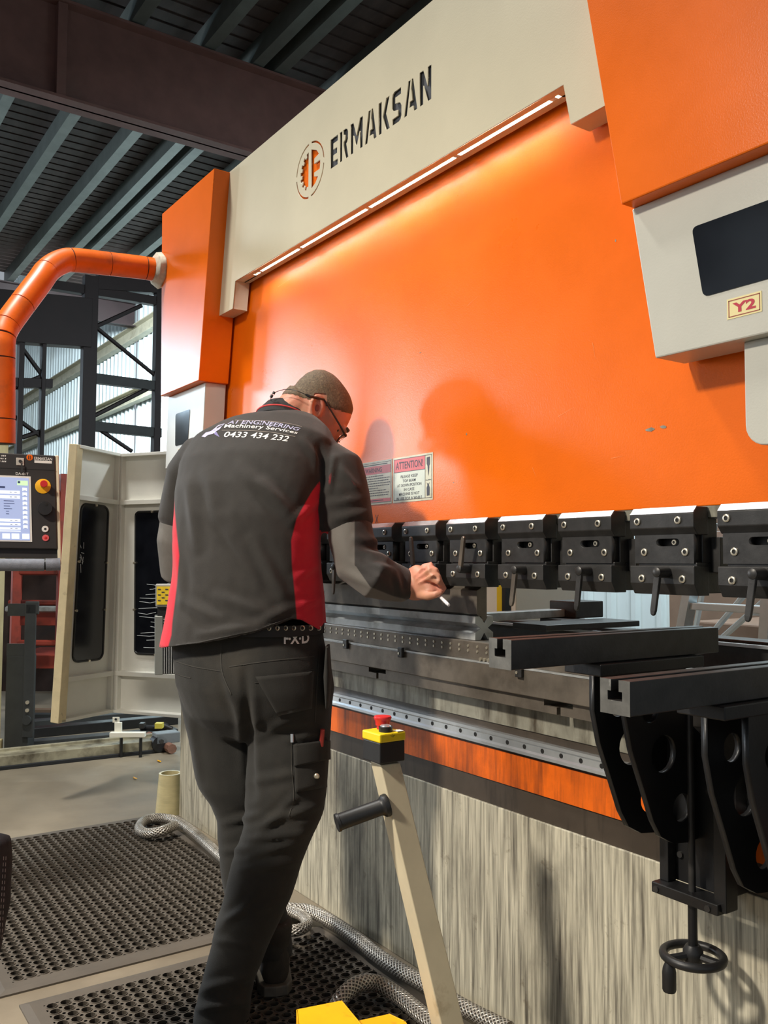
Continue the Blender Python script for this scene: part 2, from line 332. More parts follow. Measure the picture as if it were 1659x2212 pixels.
# cream top cover with cut-out lettering
CY = 1.405
GL = {'E': [[(0,0),(.55,0),(.55,.2),(.22,.2),(.22,.4),(.5,.4),(.5,.6),(.22,.6),(.22,.8),(.55,.8),(.55,1),(0,1)]],
 'R': [[(0,0),(.19,0),(.19,1),(0,1)], [(.26,1),(.42,1),(.53,.96),(.6,.86),(.6,.62),(.55,.53),(.48,.48),(.64,0),(.43,0),(.28,.48),(.28,.6),(.38,.64),(.4,.7),(.4,.78),(.36,.82),(.26,.83)]],
 'M': [[(0,0),(.2,0),(.2,.58),(.37,.2),(.47,.2),(.64,.58),(.64,0),(.84,0),(.84,1),(.64,1),(.42,.5),(.2,1),(0,1)]],
 'A': [[(0,0),(.19,0),(.4,1),(.26,1)], [(.46,1),(.54,1),(.78,0),(.58,0),(.54,.18),(.31,.18),(.35,.36),(.5,.36),(.44,.66),(.41,.72)]],
 'K': [[(0,0),(.19,0),(.19,1),(0,1)], [(.26,.5),(.46,1),(.68,1),(.47,.52),(.7,0),(.48,0)]],
 'S': [[(.02,.2),(.02,0),(.42,0),(.52,.04),(.57,.14),(.57,.44),(.5,.54),(.4,.59),(.2,.62),(.2,.8),(.54,.8),(.54,1),(.14,1),(.04,.96),(0,.86),(0,.54),(.06,.45),(.16,.41),(.36,.38),(.36,.2)]],
 'N': [[(0,0),(.2,0),(.2,.55),(.44,0),(.64,0),(.64,1),(.44,1),(.44,.45),(.2,1),(0,1)]]}
def word_loops(word, x0, x1, z0, z1, gap=0.13):
    ws = [max(p[0] for l in GL[c] for p in l) for c in word]; tot = sum(ws) + gap * (len(word) - 1); out = []; x = 0
    for c, w_ in zip(word, ws):
        for l in GL[c]: out.append([(x0 + (x + p[0]) / tot * (x1 - x0), z0 + p[1] * (z1 - z0)) for p in l])
        x += w_ + gap
    return out
def logo_loops(cx_, cz_, R_):
    out = []
    for a0 in (5, 95, 185, 275):     # broken ring
        A = [math.radians(a0 + 80 * k / 14) for k in range(15)]
        out.append([(cx_ + R_ * math.cos(a), cz_ + R_ * math.sin(a)) for a in A] + [(cx_ + R_ * .93 * math.cos(a), cz_ + R_ * .93 * math.sin(a)) for a in reversed(A)])
    g = []                            # toothed half on the left
    for k in range(7):
        a = 100 + 160 * k / 7; b = 100 + 160 * (k + .5) / 7; c_ = 100 + 160 * (k + 1) / 7
        for ang, r in ((a, .7), (b, .7), (b, .58), (c_, .58)): g.append((cx_ + R_ * r * math.cos(math.radians(ang)), cz_ + R_ * r * math.sin(math.radians(ang))))
    g = [(min(p[0], cx_ - .1 * R_), p[1]) for p in g]
    g = [(cx_ - .1 * R_, cz_ + .68 * R_)] + g + [(cx_ - .1 * R_, cz_ - .68 * R_)]
    out.append(g)
    def arc(z): return math.sqrt(max(0, .72 ** 2 - z ** 2))
    e = [(.08, -.72)] + [(arc(z), z) for z in (-.6, -.42)] + [(.3, -.34), (.3, -.2), (arc(-.2), -.2), (.72, 0), (arc(.12), .12), (.3, .12), (.3, .3), (arc(.36), .36), (arc(.55), .55), (.08, .72)]
    out.append([(cx_ + x * R_, cz_ + z * R_) for x, z in e])
    return out
outer = [(-3.143, 2.62), (-3.214, 2.073), (-3.082, 2.073), (-3.063, 2.174), (-1.361, 2.174), (-1.340, 2.075), (-1.19, 2.075), (-1.28, 2.62)]
me = curve_plate([outer] + word_loops('ERMAKSAN', -2.366, -1.842, 2.351, 2.446) + logo_loops(-2.496, 2.396, 0.0925), CY, CY + 0.005)
cover = link('top_cover', me, CREAM, pb)
MB().box(-2.40, -1.82, CY + 0.0075, CY + 0.009, 2.33, 2.46).build('letter_backing', mat('slate_backing', (66, 68, 74), 0.6, 0, 0), cover)
MB().box(-2.61, -2.402, CY + 0.0075, CY + 0.009, 2.28, 2.51).build('logo_backing', ORANGE, cover)
# cover body: top, ends and underside with the lamp slot
cb = MB()
cb.box(-3.14, -1.285, CY + 0.005, 1.462, 2.6, 2.62)
cb.box(-3.06, -1.362, CY + 0.005, 1.4285, 2.174, 2.178); cb.box(-3.06, -1.362, 1.440, 1.462, 2.174, 2.178)
cb.box(-3.06, -2.955, 1.4285, 1.446, 2.174, 2.178); cb.box(-1.40, -1.362, 1.4285, 1.446, 2.174, 2.178)
cb.box(-3.06, -1.362, 1.455, 1.462, 2.178, 2.6); cb.box(-3.06, -1.362, 1.418, 1.421, 2.178, 2.215)
cb.build('cover_body', CREAM, pb)
for pts in ([(-3.214, 2.073), (-3.082, 2.073), (-3.063, 2.174), (-3.063, 2.60), (-3.14, 2.60)], [(-1.340, 2.075), (-1.19, 2.075), (-1.278, 2.60), (-1.361, 2.60), (-1.361, 2.174)]):
    MB().prism([(x, CY + 0.005, z) for x, z in pts], (0, 0.055, 0)).build('cover_foot', CREAM, pb)
led = MB().box(-2.95, -1.405, 1.4285, 1.4335, 2.184, 2.188)
led.build('light_strip', mat('led_strip', (255, 255, 255), 0.5, 0, 0, emit=(246, 248, 255), estr=130), pb)
for x in (-2.92, -2.62, -2.2, -1.78, -1.43): MB().box(x, x + 0.018, 1.4285, 1.440, 2.175, 2.177).build('lamp_clip', WHITE, pb)

# cylinder covers and gauge housings at both ends
def cover_box(o_in_top, o_in_bot, o_out_top, o_out_bot, label):
    p = [(o_out_bot, 1.816), (o_in_bot, 1.816), (o_in_top, 2.618), (o_out_top, 2.62)]
    o = MB().prism([(x, 1.34, z) for x, z in p], (0, 0.125, 0)).build('cylinder_cover', ORANGE, pb, bevel=0.003); o['label'] = label; return o
c1 = cover_box(-3.124, -3.243, -3.683, -3.657, 'orange cylinder cover at the left end')
c2 = cover_box(-1.295, -1.147, -0.70, -0.735, 'orange cylinder cover at the right end')
a = PX(475, 781, -3.232); MB().box(-3.2375, -3.2315, a.y - 0.012, a.y + 0.012, a.z - 0.004, a.z + 0.004).build('slot', HOLE, c1)
def housing(pts, win, stick, txt, label):
    h = MB().prism([(x, 1.375, z) for x, z in pts], (0, 0.087, 0)).build('gauge_housing', GREYP, pb, bevel=0.003); h['label'] = label
    n = len(win); pts = []
    for k in range(n):   # rounded corners
        p0 = Vector(win[k - 1]); p1 = Vector(win[k]); p2 = Vector(win[(k + 1) % n]); r = 0.012
        a = p1 + (p0 - p1).normalized() * r; b = p1 + (p2 - p1).normalized() * r
        for t in (0, .25, .5, .75, 1): pts.append(a * (1 - t) ** 2 + p1 * 2 * t * (1 - t) + b * t * t)
    MB().prism([(p.x, 1.3745, p.y) for p in pts], (0, -0.0012, 0)).build('window', GLASS, h)
    x0, x1, z0, z1 = stick
    MB().box(x0, x1, 1.3742, 1.375, z0, z1).build('sticker', mat('cream_sticker', (235, 220, 160), 0.4, 0, 0.03), h)
    fr = MB(); t = 0.0016; g = 0.003
    for q in ((x0+g, x1-g, z0+g, z0+g+t), (x0+g, x1-g, z1-g-t, z1-g), (x0+g, x0+g+t, z0+g, z1-g), (x1-g-t, x1-g, z0+g, z1-g)): quad_Y(fr, *q, 1.3739)
    fr.build('sticker_border', mat('brown_print', (150, 60, 40), 0.5, 0, 0), h)
    text_on_Y('lettering', txt, x0 + 0.011, x1 - 0.011, z0 + 0.009, z1 - 0.009, 1.3738, mat('crimson_print', (186, 24, 56), 0.5, 0, 0), h, 0, 0.035)
    return h
housing([(-3.68, 1.508), (-3.287, 1.508), (-3.258, 1.816), (-3.664, 1.816)], [(-3.566, 1.594), (-3.429, 1.594), (-3.411, 1.730), (-3.568, 1.730)], (-3.535, -3.465, 1.545, 1.58), 'Y1', 'light grey gauge housing at the left end')
housing([(-1.097, 1.508), (-0.71, 1.508), (-0.72, 1.816), (-1.150, 1.816)], [(-0.988, 1.600), (-0.835, 1.600), (-0.825, 1.735), (-1.010, 1.735)], (-0.940, -0.873, 1.547, 1.583), 'Y2', 'light grey gauge housing at the right end')
pl = []
for (cx_, cz_, a0, a1) in ((-0.887, 1.360, 180, 270), (-0.72, 1.360, 270, 360)):
    for k in range(7): a = math.radians(a0 + (a1 - a0) * k / 6); pl.append((cx_ + 0.038 * math.cos(a), cz_ + 0.038 * math.sin(a)))
pl += [(-0.682, 1.508), (-0.925, 1.508)]
MB().prism([(x, 1.40, z) for x, z in pl], (0, 0.03, 0)).build('drop_plate', GREYP, pb, bevel=0.002)
MB().prism([(-4.4 - x, 1.40, z) for x, z in pl], (0, 0.03, 0)).build('drop_plate', GREYP, pb, bevel=0.002)

# warning plates on the beam
def wplate(x0, x1, z0=1.286, z1=1.416, m=PLATE):
    return MB().box(x0, x1, RY - 0.0012, RY - 0.0001, z0, z1).build('warning_plate', m, ram)
YT = RY - 0.0016
w1 = wplate(-2.112, -1.921)
def border(b, x0, x1, z0, z1, t, Y):
    for q in ((x0, x1, z0, z0+t), (x0, x1, z1-t, z1), (x0, x0+t, z0, z1), (x1-t, x1, z0, z1)): quad_Y(b, *q, Y)
    return b
quad_Y(MB(), -2.106, -1.957, 1.294, 1.373, YT + 0.0003).build('pale_field', PLATE2, w1)
b = border(MB(), -2.106, -1.926, 1.292, 1.411, 0.0013, YT); quad_Y(b, -1.957, -1.9555, 1.293, 1.41, YT); quad_Y(b, -2.106, -1.957, 1.372, 1.3735, YT); b.build('frame_lines', INK, w1)
quad_Y(MB(), -2.105, -1.957, 1.3735, 1.4105, YT + 0.0002).build('red_band', PINK, w1)
text_on_Y('lettering', 'ATTENTION!', -2.096, -1.966, 1.381, 1.402, YT, INK, w1)
for k, (s, wd) in enumerate((('PLEASE KEEP', .082), ('TOP BEAM', .062), ('AT DOWN POSITION', .116), ('IN CASE', .05), ('MACHINE IS NOT', .098), ('IN USE FOR A WHILE', .122))):
    z = 1.3585 - k * 0.0125; text_on_Y('lettering', s, -2.031 - wd/2, -2.031 + wd/2, z - 0.0035, z + 0.0045, YT, INK, w1)
b = MB()
b.poly([(-1.949, YT, 1.404), (-1.934, YT, 1.405), (-1.934, YT, 1.384), (-1.937, YT, 1.381), (-1.938, YT, 1.365), (-1.941, YT, 1.352), (-1.943, YT, 1.366), (-1.945, YT, 1.38), (-1.949, YT, 1.386)])
b.poly([(-1.948, YT, 1.298), (-1.936, YT, 1.299), (-1.935, YT, 1.32), (-1.939, YT, 1.328), (-1.935, YT, 1.335), (-1.942, YT, 1.33), (-1.949, YT, 1.335), (-1.945, YT, 1.327), (-1.949, YT, 1.32)])
b.build('tool_pictogram', INK, w1); text_on_Y('lettering', 'max.100mm', -1.953, -1.929, 1.340, 1.3435, YT, INK, w1)
w2 = wplate(-2.308, -2.117)
b = border(MB(), -2.304, -2.121, 1.291, 1.411, 0.0010, YT); b.build('frame_lines', INK, w2)
quad_Y(MB(), -2.303, -2.122, 1.377, 1.401, YT + 0.0002).build('red_band', PINK, w2); quad_Y(MB(), -2.303, -2.122, 1.293, 1.303, YT + 0.0002).build('red_band', PINK, w2)
text_on_Y('lettering', 'WARNING', -2.258, -2.168, 1.382, 1.396, YT, INK, w2)
b = MB()
for k, (xa, xb) in enumerate(((-2.262, -2.16), (-2.256, -2.128), (-2.256, -2.134), (-2.256, -2.126), (-2.256, -2.13), (-2.256, -2.188), (-2.266, -2.146), (-2.268, -2.132), (-2.266, -2.134))):
    z = 1.371 - k * 0.0072; x = xa
    while x < xb:
        l = random.uniform(0.004, 0.012); quad_Y(b, x, min(x + l, xb), z - 0.0011, z + 0.0011, YT); x += l + 0.002
quad_Y(b, -2.29, -2.14, 1.404, 1.4062, YT); quad_Y(b, -2.266, -2.16, 1.2972, 1.2992, YT)
b.build('fine_print', INK, w2)
MB().poly([(-2.296, YT, 1.322), (-2.264, YT, 1.322), (-2.28, YT, 1.352)]).build('warning_triangle', mat('warning_yellow', (228, 214, 90), 0.5, 0, 0), w2)
text_on_Y('lettering', '!', -2.282, -2.278, 1.327, 1.344, YT - 0.0003, INK, w2)
w3 = wplate(-2.52, -2.313); quad_Y(MB(), -2.515, -2.318, 1.385, 1.41, YT).build('red_band', PINK, w3)

# bed and table
bed = MB().box(-3.77, -0.62, 1.50, 1.56, 0.0, 0.512).build('base_panel', BASE, pb, bevel=0.002)
MB().box(-3.74, -0.62, 1.505, 1.56, 0.512, 0.573).build('dark_strip', DSTRIP, pb)
MB().box(-3.74, -0.62, 1.50, 1.56, 0.573, 0.651).build('orange_strip', ORANGE_OLD, pb)
MB().box(-3.74, -0.62, 1.504, 1.56, 0.651, 0.716).build('rail_backing', DSTRIP, pb)
rail = MB().prism([(-3.6, y, z) for y, z in ((1.504, 0.660), (1.488, 0.660), (1.488, 0.667), (1.491, 0.672), (1.491, 0.686), (1.488, 0.690), (1.488, 0.697), (1.504, 0.697))], (2.95, 0, 0)).build('guide_rail', BRIGHT, pb)
for k in range(46):
    x = -3.57 + 0.06 * k + 0.0065
    if -2.6 < x < -0.9: MB().cyl((x, 1.4917, 0.679), (x, 1.4902, 0.679), 0.0055, 12).build('rail_hole', HOLE, rail)
MB().box(-3.74, -0.62, 1.50, 1.56, 0.716, 0.776).build('stained_plate', GRIME, pb)
# lower table bar with the notches where the wedges sit
nb = MB(); xs = [-3.6, -2.215, -2.126, -1.488, -1.399, -0.64]
for k in range(0, 6, 2): nb.box(xs[k], xs[k + 1], 1.462, 1.54, 0.776, 0.808)
for k in (1, 3): nb.box(xs[k], xs[k] + 0.04, 1.462, 1.54, 0.776, 0.792); nb.box(xs[k] + 0.052, xs[k + 1], 1.462, 1.54, 0.776, 0.794)
nb.build('notched_bar', DKSTEEL, pb)
tb = MB().box(-3.6, -0.64, 1.45, 1.56, 0.808, 0.868).build('table_beam', DKSTEEL, pb, bevel=0.002)
MB().box(-3.6, -0.64, 1.449, 1.46, 0.868, 0.872).build('bright_edge', STEEL, pb)
db = MB().box(-3.6, -1.20, 1.456, 1.55, 0.872, 0.918).build('die_holder', DKSTEEL, pb, bevel=0.002)
MB().box(-1.20, -0.64, 1.456, 1.55, 0.872, 0.905).build('die_holder', DKSTEEL, pb, bevel=0.002)
for k in range(26):
    x = -2.46 + k * 0.0355
    if x < -1.56:
        for z in (0.906, 0.894): MB().cyl((x, 1.4562, z), (x, 1.4545, z), 0.0036, 8).build('set_screw', BOLT, db)
for px_, py_ in ((749, 1391), (868, 1409), (1124, 1450)):
    c = PY(px_, py_, 1.449); t_ = MB().box(c.x - 0.011, c.x + 0.011, 1.441, 1.45, c.z - 0.014, c.z + 0.014).build('stop_block', BLKSTEEL, tb, bevel=0.002)
    MB().cyl((c.x - 0.004, 1.441, c.z - 0.003), (c.x - 0.004, 1.4395, c.z - 0.003), 0.0035, 10).build('set_screw', BOLT, t_)
for k in range(3): c = PY(1039 + 8.5 * k, 1424 + k * 1.2, 1.4555); MB().cyl(c, c + Vector((0, -0.004, 0)), 0.0045, 10).build('set_screw', BOLT, db)
for x in (-3.68, -0.66): MB().box(x - 0.03, x + 0.03, 1.58, 2.7, 0, 2.55).build('side_frame', CREAM, pb, bevel=0.004)
# four-way die under the punch, standing on the holder
XD = -1.745; yc = 1.505
vx = [(-.03, -.03), (-.012, -.03), (0, -.012), (.012, -.03), (.03, -.03), (.03, -.012), (.012, 0), (.03, .012), (.03, .03), (.012, .03), (0, .012), (-.012, .03), (-.03, .03), (-.03, .012), (-.012, 0), (-.03, -.012)]
die = MB().prism([(-3.3, yc + y, 0.949 + z) for y, z in vx], (-XD + -3.3 if False else XD + 3.3, 0, 0)).build('bending_die', STEEL)
tag(die, 'long grooved four-way bending die lying on the table bar', 'bending die')
pu = thing('bending_punch', (-2.5, 1.505, 0.96), 'long flat grey steel punch blade held under the clamps', 'punch')
MB().prism([(-3.3, y, z) for y, z in ((1.505, 0.964), (1.514, 0.975), (1.514, 0.985), (1.514, 1.10), (1.497, 1.10), (1.497, 1.058), (1.492, 1.05), (1.480, 1.045), (1.480, 0.985))], (3.3 + XD, 0, 0)).build('blade', DKSTEEL, pu, bevel=0.001)
c = PY(696, 1282, 1.48); lb = MB().box(c.x - 0.014, c.x + 0.012, 1.4792, 1.48, c.z - 0.011, c.z + 0.011).build('paper_label', WHITE, pu)
bq = quad_Y(quad_Y(MB(), c.x + 0.002, c.x + 0.009, c.z - 0.001, c.z + 0.007, 1.4789), c.x - 0.009, c.x - 0.003, c.z + 0.001, c.z + 0.005, 1.4789); quad_Y(bq, c.x - 0.004, c.x + 0.009, c.z - 0.008, c.z - 0.004, 1.4789); bq.build('faded_print', mat('orange_print', (190, 110, 80), 0.5, 0, 0), lb)

# ------------------------------------------------------------------ punch clamps
CF = 1.43
def jaw(b, x0, x1, prof): return b.prism([(x0, y, z) for y, z in prof], (x1 - x0, 0, 0))
UP = [(CF, 1.186), (CF, 1.213), (CF + 0.012, 1.226), (CF + 0.045, 1.226), (CF + 0.045, 1.172), (CF + 0.012, 1.172)]
LO = [(CF, 1.078), (CF, 1.112), (CF + 0.046, 1.112), (CF + 0.046, 1.056), (CF + 0.012, 1.056)]
mesh_up = jaw(MB(), 0, 0.152, UP).mesh('upper_jaw'); mesh_lo = jaw(MB(), 0, 0.152, LO).mesh('lower_jaw')
slot = [(0.066 + 0.0075 * math.cos(a), 1.158 + 0.0075 * math.sin(a)) for a in [math.pi / 2 + math.pi * k / 6 for k in range(7)]] + [(0.106 + 0.0075 * math.cos(a), 1.158 + 0.0075 * math.sin(a)) for a in [-math.pi / 2 + math.pi * k / 6 for k in range(7)]]
mesh_pl = curve_plate([[(0.006, 1.117), (0.146, 1.117), (0.146, 1.173), (0.006, 1.173)], slot], CF + 0.008, CF + 0.028)
body = MB(); body.box(0.008, 0.150, CF + 0.03, CF + 0.075, 1.118, 1.205); body.box(0.012, 0.150, CF + 0.046, CF + 0.09, 1.06, 1.118); body.box(0.150, 0.170, CF + 0.055, CF + 0.085, 1.10, 1.168)
body.box(0.004, 0.02, CF + 0.05, CF + 0.07, 1.16, 1.18); body.box(0.012, 0.15, CF + 0.012, CF + 0.046, 1.111, 1.119)
mesh_bd = body.mesh('clamp_body')
def bolt_mesh(r):
    b = MB(); b.lathe((0, 0, 0), (0, -1, 0), [(r, 0), (r, 0.0022), (r * 0.85, 0.003), (r * 0.55, 0.003), (r * 0.5, 0.0006)], 14); return b.mesh('bolt')
mesh_bt = bolt_mesh(0.0075); mesh_bs = bolt_mesh(0.0055); mesh_hx = MB().lathe((0, 0, 0), (0, -1, 0), [(0.0042, 0.0), (0.0042, 0.0009)], 6).mesh('socket')
for m_, mm in ((mesh_up, BLKSTEEL), (mesh_lo, BLKSTEEL), (mesh_pl, BLKSTEEL), (mesh_bd, BLKSTEEL), (mesh_bt, BOLT), (mesh_bs, BOLT), (mesh_hx, HOLE)): m_.materials.append(mm)
mesh_bv = MB().prism([(0.001, CF + .0004, 1.2138), (0.001, CF + .0122, 1.2264), (0.001, CF + .0116, 1.227), (0.001, CF - .0002, 1.2144)], (0.15, 0, 0)).mesh('bevel_glint'); mesh_bv.materials.append(BRIGHT)  # bright strip paints the LED strip's reflection onto the top chamfer
def inst(name, me, parent, loc=(0, 0, 0), bevel=0, smooth=False):
    o = link(name, me, None, parent, smooth, bevel); o.location = Vector(o.location) + Vector(loc); return o
lever_desc = {-2.6: 'press clamp behind the man, seventh to the left of the die end', }
def clamp(X, ang, label):
    t = thing('tool_clamp', (X, CF, 1.056), label, 'clamp', 'punch clamps under the orange beam')
    D = Vector((X, 0, 0))
    inst('clamp_body', mesh_bd, t, D, 0.0015); uj = inst('upper_jaw', mesh_up, t, D, 0.0015); inst('bevel_glint', mesh_bv, uj); inst('clamp_plate', mesh_pl, t, D); lo_ = inst('lower_jaw', mesh_lo, t, D, 0.0015)
    for (bx, by, bz) in ((.020, CF, 1.200), (.117, CF, 1.200), (.030, CF + .008, 1.139), (.127, CF + .008, 1.139), (.030, CF, 1.087), (.126, CF, 1.087)):
        o = inst('bolt', mesh_bt, t, D + Vector((bx, by, bz)), smooth=True); inst('socket', mesh_hx, o, (0, -0.0008, 0))
    o = inst('bolt', mesh_bs, t, D + Vector((.098, CF + .014, 1.158)), smooth=True); inst('socket', mesh_hx, o, (0, -0.0008, 0))
    c = Vector((X + 0.09, CF, 1.10)); d = Vector((math.sin(ang), -0.1, -math.cos(ang))).normalized()
    hub = MB().lathe(c, (0, -1, 0), [(0.011, 0), (0.011, 0.014), (0.0095, 0.028), (0.0095, 0.032), (0.006, 0.034)], 16).build('lever_hub', BLKSTEEL, t, smooth=True)
    s = Vector((d.z, 0, -d.x)).normalized() * 1.0; n = d.cross(s).normalized()
    a = c + Vector((0, -0.026, 0)); rings = []
    for q, wd, th in ((0.004, .006, .004), (0.016, .0065, .004), (0.05, .0062, .0035), (0.074, .006, .0035), (0.081, .0045, .003), (0.084, .002, .002)):
        p = a + d * q; rings.append([p + s * wd + n * th, p - s * wd + n * th, p - s * wd - n * th, p + s * wd - n * th])
    MB().ring_loft(rings).build('lever', DKSTEEL if X < -1.5 else BLKSTEEL, t, bevel=0.0012)
    return t
names = [(-2.61, 0.1, 'black punch clamp hidden deepest behind the man, leftmost of the row'),
 (-2.41, 0.1, 'black punch clamp just right of the red shirt side, mostly behind the sleeve'),
 (-2.205, math.pi - 0.05, 'black punch clamp behind the bent arm below the X marked on the beam'),
 (-2.005, math.pi, 'black punch clamp above the hand, with its lever standing straight up'),
 (-1.808, math.pi - 0.28, 'black punch clamp right of the hand, with its lever tilted up to the right'),
 (-1.609, -0.06, 'black punch clamp beside the yellow post, lever shining as it hangs down'),
 (-1.41, -0.04, 'black punch clamp fourth from the right edge of the picture, lever hanging'),
 (-1.209, -0.08, 'black punch clamp second from the right edge, lever hanging straight down'),
 (-1.006, -0.1, 'black punch clamp cut by the right edge of the picture, largest of the row')]
names[6] = (-1.41, -0.04, 'black punch clamp third from the right edge of the picture, lever hanging')
for a_ in names: clamp(*a_)

# ------------------------------------------------------------------ sheet support arms
ENDST = mat('scratched_bar_end', (118, 116, 110), 0.42, 0.5, 0.2, 40, dirt=(170, 168, 160), dscale=30, dlo=0.62, dhi=0.7)
def support(dx, dz, dy, label, first):
    t = thing('sheet_support', (-1.09 + dx, 1.0, 0.45 + dz), label, 'support arm', 'front sheet supports')
    x0, x1, y0, y1, z0, z1 = -1.112 + dx, -1.059 + dx, 0.97, 1.475 + dy, 0.947 + dz, 0.995 + dz
    w_ = x1 - x0; xm = (x0 + x1) / 2
    pr_ = [(x0, z0), (x1, z0), (x1, z1), (xm + .007, z1), (xm + .007, z1 - .016), (xm + .013, z1 - .016), (xm + .013, z1 - .029), (xm - .013, z1 - .029), (xm - .013, z1 - .016), (xm - .007, z1 - .016), (xm - .007, z1), (x0, z1)]
    arm = MB().prism([(x, y0, z) for x, z in pr_], (0, y1 - y0, 0)).build('slotted_bar', BLKSTEEL, t, bevel=0.0015)
    ef = curve_plate([pr_], y0 - 0.0008, y0 - 0.0002); link('bar_end', ef, ENDST, arm)
    MB().box(-1.13 + dx, -1.045 + dx, 1.16, 1.44, z0 - 0.022, z0 - 0.001).build('platform', BLKPAINT, t, bevel=0.002)
    # cheek plates with round holes
    prof = [(1.235, 0.925), (1.235, 0.85), (1.25, 0.79), (1.28, 0.72), (1.305, 0.66), (1.325, 0.63), (1.36, 0.612), (1.40, 0.607), (1.44, 0.61), (1.44, 0.80), (1.40, 0.83), (1.40, 0.925)]
    for x in (-1.135, -1.062):
        loops = [[(y, z + dz) for y, z in prof]]
        for (hy, hz, hr) in ((1.30, 0.857, .024), (1.335, 0.775, .034), (1.385, 0.672, .026)):
            loops.append([(hy + hr * math.cos(2 * math.pi * k / 20), hz + dz + hr * math.sin(2 * math.pi * k / 20)) for k in range(20)])
        me = curve_plate(loops, -0.006, 0.006)
        for v in me.vertices: v.co = (x + dx + v.co.y, v.co.x, v.co.z)
        o = link('cheek_plate', me, BLKPAINT, t)
        bm = bmesh.new(); bm.from_mesh(me); bmesh.ops.recalc_face_normals(bm, faces=bm.faces); bm.to_mesh(me); bm.free()
    # slide block, screw and hand wheel
    s = MB(); s.box(-1.125 + dx, -0.99 + dx, 1.43, 1.485, 0.52 + dz, 0.79 + dz); s.box(-1.125 + dx, -1.105 + dx, 1.405, 1.43, 0.52 + dz, 0.64 + dz); s.box(-1.0 + dx, -0.975 + dx, 1.395, 1.43, 0.505 + dz, 0.83 + dz)
    s.build('slide_block', BLKPAINT, t, bevel=0.002)
    ft = MB().box(-1.128 + dx, -0.985 + dx, 1.385, 1.43, 0.50 + dz, 0.52 + dz).build('foot_bar', BLKPAINT, t, bevel=0.002)
    for x in (-1.117, -1.005): o = MB().cyl((x + dx, 1.385, 0.508 + dz), (x + dx, 1.3825, 0.508 + dz), 0.006, 12).build('bolt', BLKSTEEL, ft)
    for (bx, bz) in ((-1.095, 0.57), (-1.03, 0.70)): MB().cyl((bx + dx, 1.43, bz + dz), (bx + dx, 1.4255, bz + dz), 0.006, 12).build('bolt', BLKSTEEL, t)
    sx, sy = -1.052 + dx, 1.405
    MB().cyl((sx, sy, 0.50 + dz), (sx, sy, 0.425 + dz), 0.0085, 14).build('screw_shaft', BLKPAINT, t, smooth=True)
    MB().tube([(sx - 0.002, sy + 0.001, 0.88 + dz), (sx, sy, 0.52 + dz)], 0.0065, 12).build('screw_thread', BLKSTEEL, t, smooth=True)
    hw = MB(); hw.ring_loft([[Vector((sx + (0.052 + 0.008 * math.cos(b)) * math.cos(a), sy + (0.052 + 0.008 * math.cos(b)) * math.sin(a), 0.405 + dz + 0.008 * math.sin(b))) for b in [2 * math.pi * j / 10 for j in range(10)]] for a in [2 * math.pi * k / 32 for k in range(32)]], cap=False, closed=True)
    hw.lathe((sx, sy, 0.395 + dz), (0, 0, 1), [(0.016, 0), (0.018, 0.006), (0.018, 0.02), (0.012, 0.03)], 16)
    for k in range(3):
        a = 2 * math.pi * k / 3 - 1.9; hw.tube([(sx, sy, 0.407 + dz), (sx + 0.052 * math.cos(a), sy + 0.052 * math.sin(a), 0.405 + dz)], 0.0075, 8)
    wh = hw.build('hand_wheel', BLKPLAST, t, smooth=True)
    a = -1.9; MB().lathe((sx + 0.05 * math.cos(a), sy + 0.05 * math.sin(a), 0.402 + dz), (0, 0, -1), [(0.006, 0), (0.011, 0.012), (0.0125, 0.02), (0.0125, 0.05), (0.011, 0.054)], 14).build('crank_grip', BLKPLAST, wh, smooth=True)
    return t
support(0, 0, 0.03, 'black slotted sheet support arm above a bracket with a hand wheel, left of two', True)
support(0.237, -0.0385, -0.10, 'grey slotted sheet support arm cut by the right picture edge, nearer of two', False)

# ------------------------------------------------------------------ back gauge seen through the gap
bg = thing('back_gauge', (-1.9, 1.75, 0.85), 'dark steel back gauge finger and beams behind the die gap', 'back gauge')
MB().box(-3.3, -0.7, 1.86, 1.92, 0.86, 0.925).build('gauge_beam', BLKSTEEL, bg, bevel=0.003)
MB().box(-3.3, -0.7, 1.845, 1.86, 0.925, 0.932).build('gauge_beam_edge', BRIGHT, bg)
MB().box(-3.3, -0.7, 2.12, 2.2, 0.85, 0.915).build('gauge_beam', BLKSTEEL, bg, bevel=0.003)
a = PZ(1028, 1352, 0.94); 
MB().hexa([(-1.93, 1.62, .952), (-1.885, 1.60, .952), (-1.93, 2.02, .952), (-1.985, 2.02, .952), (-1.93, 1.62, .975), (-1.885, 1.60, .975), (-1.93, 2.02, .975), (-1.985, 2.02, .975)]).build('stop_finger', STEEL, bg, bevel=0.002)
MB().box(-1.83, -1.70, 1.68, 2.05, 0.936, 0.952).build('finger_slide', BLKSTEEL, bg, bevel=0.002)
MB().box(-1.99, -1.88, 1.98, 2.1, 0.95, 1.0).build('finger_block', BLKSTEEL, bg, bevel=0.003)
MB().cyl((-1.90, 1.62, 0.962), (-1.90, 1.60, 0.962), 0.010, 12).build('stop_screw', BOLT, bg, smooth=True)
MB().box(-1.95, -1.86, 1.9, 2.0, 0.925, 0.95).build('finger_base', BLKSTEEL, bg, bevel=0.002)
yp = thing('yellow_post', (-2.69, 2.4, 0), 'narrow yellow and black guard post behind the clamp row', 'post')
MB().box(-2.706, -2.676, 2.4, 2.43, 0, 1.25).build('yellow_side', mat('post_yellow', (212, 190, 20), 0.5, 0, 0.06), yp)
MB().box(-2.676, -2.655, 2.4, 2.43, 0, 1.25).build('black_side', BLKPAINT, yp)
cbx = thing('machine_cabinet', (-3.0, 2.9, 0), 'pale grey cabinet behind the end of the punch', 'cabinet')
